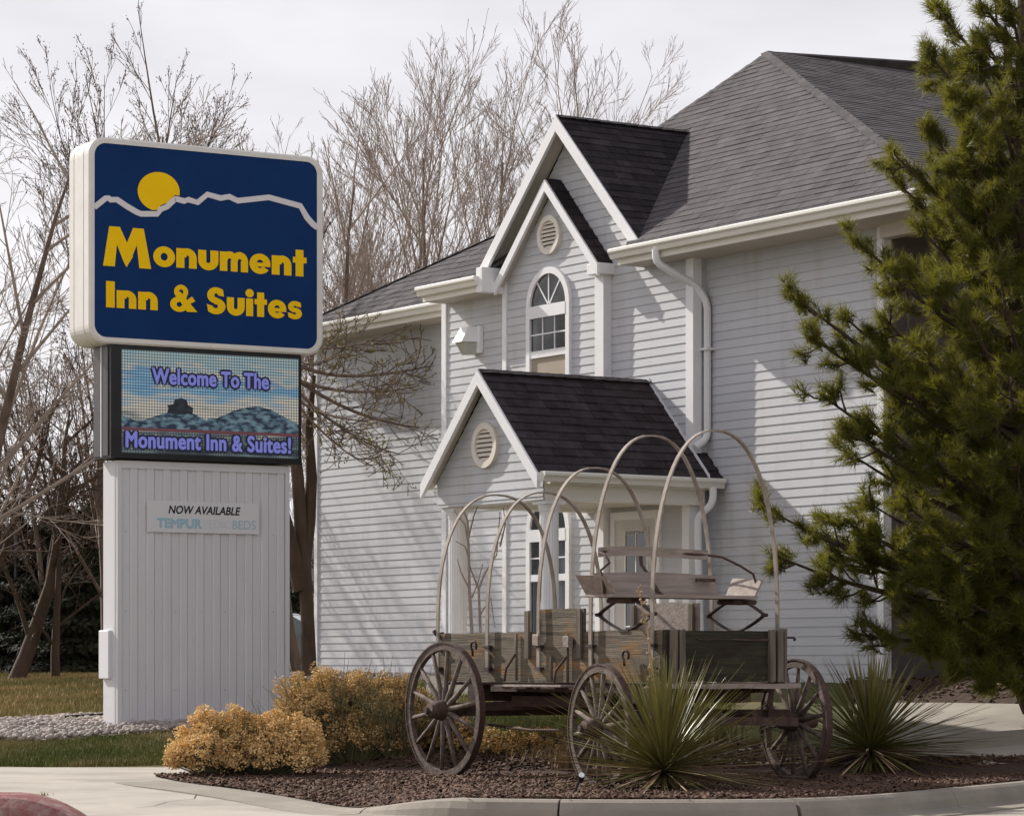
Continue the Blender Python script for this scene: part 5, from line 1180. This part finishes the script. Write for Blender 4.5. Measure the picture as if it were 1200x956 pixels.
for k_, (x_, y_, s_) in enumerate(((-27, 50, .9), (-33, 57, 1.0), (-36, 49, .95))): clone(tall_tree, (x_, y_, .9), k_*2.1, s_, ['bare tree left of the frame nearest the street', 'bare tree left of the frame farthest back', 'bare tree left of the frame farthest out'][k_])
# brown thicket at the left
make_tree('leaning_tree', 'dense brown twiggy tree with a leaning trunk at the left of the sign', base_at(14, 50), [(0, 0, 6.6, .17, .34), (-.8, 0, 6.8, .12, .10), (.7, .2, 5.0, .10, .0)], BUSHY, 31, 'bark_dark', 'bark_dark', 'bud_r', .8, .035)
make_tree('brown_thicket_tree', 'reddish brown twiggy tree filling the gap beside the display housing', base_at(80, 58), [(0, 0, 7.4, .12, -.1), (.9, 0, 7.0, .10, .05), (-1.2, 0, 7.2, .10, -.15), (-2.2, 0, 6.4, .1, -.05)], BUSHY, 32, 'bark_dark', 'bark_dark', 'bud_r', 1.2, .04)
make_tree('brown_thicket_tree', 'brown twiggy tree at the far left edge behind the leaning trunk', base_at(-20, 60), [(0, 0, 7.6, .12, .1), (.9, 0, 6.4, .12, .2), (-.6, 0, 6.4, .12, 0)], BUSHY, 33, 'bark_dark', 'bark_dark', 'bud_r', 1.2, .04)
make_tree('brown_thicket_tree', 'brown twiggy tree whose crown fills the space left of the blue sign', base_at(45, 66), [(0, 0, 8.4, .12, .0), (1.4, 0, 8.0, .10, .08), (-1.4, 0, 8.0, .10, -.08), (2.4, 0, 7.2, .1, .1)], BUSHY, 34, 'bark_dark', 'bark_dark', 'bud_r', 1.2, .04)
# tree beside the left corner of the inn with budding boughs over its wall
tb = base_at(357, 44.2); tb = base_at(361, 44.2); t = thing('budding_tree', 'dark trunked tree at the inn corner with yellow budding boughs over the wall', 'tree', tb)
def loc_(px, py, Y): return at(px, py, Y)-tb
tr = MB(); trunk = [loc_(362, 802, 44.2), loc_(361, 740, 44.2), loc_(358, 680, 44.2), loc_(353, 625, 44.2), loc_(349, 560, 44.2), loc_(342, 500, 44.2), loc_(338, 440, 44.2), loc_(330, 370, 44.2)]
tr.tube(trunk, [.13, .105, .10, .10, .095, .09, .07, .05], 10, cap=False)
tr.tube([loc_(353, 690, 44.2), loc_(345, 655, 44.1), loc_(335, 610, 44.0), loc_(322, 560, 44)], [.13, .11, .09, .06], 8, cap=False)
tr.tube([loc_(354, 670, 44.2), loc_(362, 610, 44.3), loc_(365, 560, 44.3), loc_(362, 500, 44.3), loc_(368, 440, 44.3)], [.12, .10, .085, .06, .03], 8, cap=False); tr.build('trunk', M['bark_dark'], t, smooth=True)
out, bds = [], []; rr = random.Random(5); PB = dict(seg=.25, wig=.13, up=.04, rmin=.005, lev=2, kids=(10, 5, 3), ref=(1.6, .7, .4), t0=.15, ang=(20, 55))
for (x0, y0, x1, y1_, x2, y2_, Yq, r_) in ((345, 425, 395, 455, 508, 428, 43.3, .035), (345, 445, 420, 470, 490, 452, 43.0, .03), (342, 440, 420, 500, 515, 503, 43.5, .035), (345, 455, 410, 520, 468, 532, 43.2, .03), (350, 470, 400, 500, 450, 490, 42.9, .025), (340, 400, 390, 418, 445, 395, 43.1, .03), (345, 470, 385, 520, 430, 545, 43.6, .025), (345, 420, 380, 440, 410, 400, 43.1, .025)):
    A_ = loc_(x0, y0, 44.2); B_ = loc_(x1, y1_, Yq); C_ = loc_(x2, y2_, Yq-.1); P = [A_*(1-s)**2+B_*2*s*(1-s)+C_*s*s for s in [i/9 for i in range(10)]]
    out.append((P, [r_*(1-.75*i/9) for i in range(10)], 1))
    for c in range(15):
        s = .12+.88*(c+rr.random())/15; k = min(8, int(s*9)); d = (P[k+1]-P[k]).normalized(); ax = d.cross(Vector((rr.gauss(0, 1), rr.gauss(0, 1), rr.gauss(0, 1)))).normalized()
        grow(out, bds, P[k].lerp(P[k+1], s*9-k), (Matrix.Rotation(R(rr.uniform(15, 60)), 3, ax)@d+Vector((0, 0, .12))).normalized(), rr.uniform(.35, .95), .010, 1, PB, rr)
tw = MB()
for pts, rad, lev in out: tw.tube(pts, rad, 4, cap=False)
stuff(tw.build('branches', M['bark'], t)); P = np.array([tuple(p) for p in bds]); n = int(len(P)*1.2); P = P[rng.integers(0, len(P), n)]+rng.normal(0, .012, (n, 3))
V, Fc = scatter(np.array([(-.5, 0, 0), (.5, 0, 0), (0, .3, 1.5)], float), np.array([(0, 1, 2)]), P, rotz(rng.uniform(0, 6.28, n))@rotx(rng.normal(0, .6, n))*.028); stuff(np_mesh('buds', V, Fc, M['bud'], t))
# sapling by the porch
sb = Vector(at(575, 797, 36.9)); sb.z = H(sb.x, sb.y); t = thing('bare_sapling', 'thin bare sapling with pale stems standing left of the porch', 'tree', sb)
mb = MB(); S_ = lambda pts: [at(a, b, 36.9)-sb for a, b in pts]
mb.tube(S_([(557, 797), (553, 740), (550, 690), (549, 640), (548, 610), (540, 590)]), [.028, .025, .022, .018, .014, .008], 6); mb.build('stem', M['twig'], t)
mb = MB(); mb.tube(S_([(565, 797), (563, 740), (561, 690), (568, 672), (582, 650), (586, 600)]), [.022, .020, .018, .013, .010, .006], 6); mb.build('stem', M['twig'], t)
mb = MB()
for P in (((549, 640), (545, 615), (532, 598)), ((549, 630), (555, 605), (561, 590)), ((561, 690), (552, 668), (549, 655)), ((550, 655), (545, 640), (534, 634)), ((553, 700), (560, 682), (566, 660)), ((563, 720), (575, 700), (580, 735)), ((550, 690), (540, 670), (536, 655)), ((586, 640), (592, 615), (590, 595))):
    mb.tube(S_(P), [.012, .009, .005], 4)
stuff(mb.build('twigs', M['twig'], t))
# ---- pine at the right
PX = 1205; pb = Vector(at(PX, 805, 29.6)); pb.z = H(pb.x, pb.y)
pine = thing('pine_tree', 'bushy green pine with long needles at the right edge', 'tree', pb)
def pl(px, py, Y=29.6): return at(px, py, Y)-pb
tr = MB(); tr.tube([pl(PX, 812), pl(PX-3, 600), pl(PX-6, 400), pl(PX-4, 200), pl(PX-2, 0), pl(PX-2, -200)], [.20, .17, .15, .12, .09, .04], 10, cap=False); tr.build('trunk', M['pinebark'], pine, smooth=True)
limbs = [  # tip x, tip y, trunk y, depth of the tip
 (1100, 12, 90, 29.3), (1088, 62, 150, 29.8), (1110, 112, 190, 29.0), (1150, 40, 90, 28.9), (1045, 178, 270, 29.3), (1050, 212, 300, 29.9), (1085, 150, 240, 29.9), (1130, 170, 260, 28.8), (1170, 120, 200, 28.6),
 (1003, 282, 385, 29.4), (1040, 318, 400, 29.0), (1075, 262, 360, 29.8), (1110, 250, 350, 28.8), (1150, 230, 330, 28.7), (1090, 330, 420, 28.7), (1190, 200, 300, 28.6),
 (938, 352, 480, 29.2), (955, 398, 490, 28.9), (990, 372, 480, 29.5), (1000, 425, 520, 29.0), (1035, 372, 480, 29.2), (1040, 440, 530, 28.7), (1070, 400, 500, 28.7), (1130, 360, 460, 28.5), (1170, 320, 420, 28.5), (1100, 450, 540, 28.5),
 (962, 462, 560, 29.3), (990, 500, 580, 29.0), (995, 530, 600, 29.5), (1040, 500, 580, 28.7), (1080, 520, 590, 28.6), (1130, 470, 560, 28.4), (1180, 430, 520, 28.4),
 (905, 600, 665, 29.4), (908, 650, 690, 29.3), (940, 618, 670, 29.0), (975, 645, 680, 29.4), (990, 610, 660, 28.8), (1020, 590, 640, 29.3), (1025, 630, 670, 28.7), (1060, 590, 640, 28.6), (1100, 610, 650, 28.5), (1150, 560, 620, 28.4), (1190, 530, 600, 28.4),
 (1003, 742, 715, 29.2), (1045, 690, 700, 28.9), (1040, 745, 715, 28.9), (1080, 675, 700, 28.6), (1090, 735, 720, 28.7), (1130, 700, 700, 28.5), (1140, 750, 725, 28.8), (1175, 640, 660, 28.4), (1190, 720, 700, 28.6), (1170, 765, 730, 29.0), (1225, 640, 660, 28.6), (1230, 520, 560, 28.6), (1230, 400, 420, 28.6), (1230, 280, 300, 28.6), (1225, 160, 200, 28.6), (1220, 60, 90, 28.6), (1185, 5, 60, 28.7), (1135, -20, 40, 29), (1092, 764, 735, 28.8), (1125, 778, 740, 28.6), (1160, 788, 745, 28.5), (1200, 790, 745, 28.5), (1215, 760, 730, 28.4), (1150, 620, 660, 28.3), (1120, 540, 590, 28.3), (1160, 480, 540, 28.2)]
for k in range(58): limbs.append((rr.uniform(1075, 1290), rr.uniform(0, 770), None, rr.uniform(28.8, 30.6)))
limb = MB(); shoots = []; rr = random.Random(12)
def shoot(p, d): shoots.append((tuple(p), tuple(d.normalized())))
for (tx, ty, ty0, Yt) in limbs:
    if ty0 is None: ty0 = ty+70
    A_ = pl(PX-3, ty0+25); C_ = pl(tx, ty, Yt); L_ = (C_-A_).length; B_ = A_*.45+C_*.55+Vector((0, 0, -.10*L_)); nP = 12
    P = [A_*(1-s)**2+B_*2*s*(1-s)+C_*s*s for s in [i/nP for i in range(nP+1)]]; limb.tube(P, [.045*(1-.85*i/nP)*min(1.2, .5+L_*.3) for i in range(nP+1)], 5, cap=False)
    def clump(p, d, n_, sp):
        for _ in range(n_): shoot(p+Vector((rr.gauss(0, .035), rr.gauss(0, .035), rr.gauss(0, .03))), d+Vector((rr.gauss(0, sp), rr.gauss(0, sp), .35+rr.gauss(0, sp))))
    dend = (P[-1]-P[-2]).normalized(); clump(P[-1], dend, 5, .4)
    nt_ = int(2+L_*4.8)
    for c in range(nt_):
        s = 1-(rr.random()**1.1)*min(.9, 1.7/L_); k = min(nP-1, int(s*nP)); q = P[k].lerp(P[k+1], s*nP-k); d = (P[k+1]-P[k]).normalized()
        sd = d.cross(Vector((0, 0, 1))).normalized()*rr.choice((-1, 1)); dd = (d*rr.uniform(.3, 1)+sd*rr.uniform(.1, 1.0)+Vector((0, 0, rr.uniform(-.55, .9)))).normalized()
        l_ = rr.uniform(.14, .46)*(1.3-.6*s)*min(1, .55+L_*.3); e_ = q+dd*l_; mid = q+dd*l_*.5+Vector((0, 0, -.03)); limb.tube([q, mid, e_], [.013, .010, .007], 4, cap=False)
        clump(e_, dd, rr.choice((3, 4, 5)), .42)
        if rr.random() < .5: clump(q.lerp(e_, .55), dd, 2, .5)
stuff(limb.build('branches', M['pinebark'], pine))
NP_ = 56; ns = len(shoots); base = np.array([s[0] for s in shoots]); dr_ = np.array([s[1] for s in shoots]); N = ns*NP_; idx = np.repeat(np.arange(ns), NP_)
ax = dr_[idx]; rv = rng.normal(size=(N, 3)); perp = np.cross(ax, rv); perp /= np.linalg.norm(perp, axis=1)[:, None]; th = np.radians(rng.uniform(10, 75, N)); nd = ax*np.cos(th)[:, None]+perp*np.sin(th)[:, None]
ln = rng.uniform(.10, .165, N); st0 = base[idx]+ax*(rng.uniform(-.13, .03, N))[:, None]; wv = np.cross(nd, rng.normal(size=(N, 3))); wv /= np.linalg.norm(wv, axis=1)[:, None]; wv *= .0034
V = np.stack([st0-wv, st0+wv, st0+nd*ln[:, None]+np.array([0, 0, -.006])], 1).reshape(-1, 3); Fc = np.arange(N*3).reshape(-1, 3)
stuff(np_mesh('needles', V, Fc, M['needle'], pine)); print('shoots', ns, 'needles', N)
mn = M['needle'].node_tree; pb_ = mn.nodes['Principled BSDF']; tr_ = mn.nodes.new('ShaderNodeBsdfTranslucent'); ms_ = mn.nodes.new('ShaderNodeMixShader'); ms_.inputs[0].default_value = .30
tr_.inputs[0].default_value = (.30, .28, .03, 1); mn.links.new(pb_.outputs[0], ms_.inputs[1]); mn.links.new(tr_.outputs[0], ms_.inputs[2]); mn.links.new(ms_.outputs[0], mn.nodes['Material Output'].inputs['Surface'])
# ---- dark conifers and things far off at the left
def conifer(px, Y, h, r, label, seed, n=30000):
    b = base_at(px, Y); t = thing('dark_conifer', label, 'tree', b); r_ = np.random.default_rng(seed); z = r_.uniform(.03, 1, n)**1.3; rad = r*(1-z)**.7*np.sqrt(r_.uniform(.15, 1, n))*(1+.25*np.sin(z*40)); a = r_.uniform(0, 6.28, n)
    P = np.column_stack([rad*np.cos(a), rad*np.sin(a), z*h]); tv = np.array([(-1, 0, 0), (1, 0, 0), (0, 1.6, -.3), (0, -.3, .4)], float); tf = np.array([(0, 1, 2), (0, 3, 1)])
    V, Fc = scatter(tv, tf, P, rotz(a-1.57)@rotx(r_.normal(-.3, .8, n))*(r_.uniform(.02, .06, n))[:, None, None]); stuff(np_mesh('foliage', V, Fc, M['everdark'], t))
    mb = MB(); mb.tube([(0, 0, 0), (0, 0, h*.9)], [.12, .02], 6); mb.build('trunk', M['bark_dark'], t); return t
for a in ((70, 57, 3.3, 1.6, 'dark conifer directly left of the white sign base', 1), (118, 60, 3.8, 1.6, 'dark conifer partly hidden by the left side of the pylon', 2), (22, 58, 3.0, 1.7, 'dark conifer behind the leaning trunk at the left edge', 3), (-30, 66, 4.4, 2.0, 'dark conifer cut off by the left picture edge', 4), (98, 55, 2.6, 1.3, 'low dark conifer in front of the taller ones by the sign', 5), (145, 75, 4.6, 2.2, 'dark conifer behind the upper part of the white base', 6), (325, 88, 4.8, 2.2, 'dark conifer behind the right side of the white base', 7)):
    conifer(*a)
b = base_at(42, 57); t = thing('lamp_post', 'slim grey lamp post among the trees at the left', 'lamp post', b)
mb = MB(); mb.tube([(-.37, 0, 0), (-.37, 0, 2.9)], [.05, .04], 8); mb.build('post', M['greymetal'], t); mb = MB(); mb.tube([(-.37, 0, 2.9), (-.37, 0, 3.0), (-.37, 0, 3.12), (-.37, 0, 3.16)], [.05, .14, .12, .03], 10); mb.build('lantern', M['greymetal'], t)
b = base_at(43, 60); o = thing('utility_box', 'pale grey utility box on the lawn beside the dark conifers', 'utility box', b)
mb = MB(); mb.box(-.22, .22, -.2, .2, 0, .42, .02); mb.build('cabinet', M['metal'], o); mb = MB(); mb.box(-.25, .25, -.23, .23, .42, .45, .005); mb.build('lid', M['greymetal'], o)
b = base_at(22, 60); o = thing('white_marker_post', 'short white marker post left of the utility box', 'post', b); mb = MB(); mb.box(-.07, .07, -.05, .05, 0, .62, .01); mb.build('post', M['trim'], o); mb = MB(); mb.box(-.075, .075, -.055, .055, .4, .5); mb.build('band', M['greymetal'], o)
# far grey house behind the car
b = Vector(((250-600)/F*96, 96, .9)); o = thing('far_grey_house', 'far grey sided house glimpsed between the pylon and the inn', 'building', b)
mb = MB()
for k in range(16): mb.add([(-6, .0, k*.16), (5, .0, k*.16), (5, .03, k*.16+.16), (-6, .03, k*.16+.16)], [(0, 1, 2, 3)]); mb.add([(-6, .0, k*.16), (5, .0, k*.16), (5, .03, k*.16), (-6, .03, k*.16)], [(0, 1, 2, 3)])
mb.box(-6, 5, .04, 6, 0, 2.6); stuff(fixnormals(mb.build('siding_boards', M['siding'], o)))
mb = MB(); mb.add([(-6.4, -.4, 2.55), (5.4, -.4, 2.55), (5.4, 3, 4.4), (-6.4, 3, 4.4), (-6.4, 6.4, 2.55), (5.4, 6.4, 2.55), (-6.4, 3, 4.2), (5.4, 3, 4.2)], [(0, 1, 2, 3), (3, 2, 5, 4), (0, 3, 4), (1, 5, 2)]); mb.build('roof', M['shingle'], o)
mb = MB(); mb.box(-6.4, 5.4, -.45, -.40, 2.42, 2.56); mb.build('gutter', M['gutter'], o)
mb = MB(); mb.box(-3, -2, -.03, .0, .9, 2.0); mb.build('window', M['glass'], o)
# parked car, seen between pylon and trunk
b = base_at(333, 72); car = thing('parked_car', 'silver car parked between the pylon and the dark tree trunk', 'car', b, R(-8))
def cc(mb, name, m, p=None): return mb.build(name, M[m], p or car)
prof = [(-2.2, .35), (-2.25, .62), (-2.1, .86), (-1.35, .95), (1.25, .92), (2.05, .78), (2.22, .55), (2.2, .3)]
mb = MB(); mb.prism(prof, -.85, .85, lambda a, b_, d: (a, d, b_)); fixnormals(cc(mb, 'body', 'carpaint'))
mb = MB(); g8 = [(-1.9, .90), (-1.2, 1.38), (.25, 1.42), (1.15, .93)]; mb.prism(g8, -.72, .72, lambda a, b_, d: (a, d*(1 if b_ < 1 else .86), b_)); fixnormals(cc(mb, 'cabin_glass', 'carglass'))
mb = MB(); mb.prism([(-1.25, 1.37), (.28, 1.41), (.2, 1.45), (-1.15, 1.42)], -.63, .63, lambda a, b_, d: (a, d, b_)); fixnormals(cc(mb, 'roof', 'carpaint'))
for a in (-.5, .28): mb = MB(); mb.obox((a, -.73, .92), (.06, 0, 0), (0, .02, 0), (0, .1, .48)); cc(mb, 'pillar', 'carpaint')
for a in (-1.35, 1.4):
    for s_ in (-.86, .70):
        w = grp('wheel', car); w.location = (a, s_, .32)
        mb = MB(); mb.tube([(0, 0, 0), (0, .18, 0)], .32, 20); cc(mb, 'tyre', 'tyre', w); mb = MB(); mb.tube([(0, -.01, 0), (0, .19, 0)], .20, 12); cc(mb, 'rim', 'carpaint', w)
mb = MB(); mb.box(-2.24, -2.1, -.7, -.5, .62, .76); cc(mb, 'tail_light', 'redpaint'); mb = MB(); mb.box(2.05, 2.2, -.7, -.45, .58, .70); cc(mb, 'headlight', 'trim')
mb = MB(); mb.box(.6, .78, -.96, -.84, .92, 1.02, .02); cc(mb, 'mirror', 'carpaint')
# small white sign on the pylon's far side
b = at(347, 575, 52); o = thing('white_plate_sign', 'small white striped plate fixed beside the trunk right of the pylon', 'sign', (b.x, b.y, 1.0))
mb = MB(); mb.tube([(-.2, .06, -.1), (-.2, .06, 3.1)], .03, 6); mb.build('post', M['greymetal'], o)
for k in range(2): mb = MB(); mb.box(-.28, .03, .0, .03, 2.96+k*.10, 3.04+k*.10); mb.build('plate', M['paper'], o)
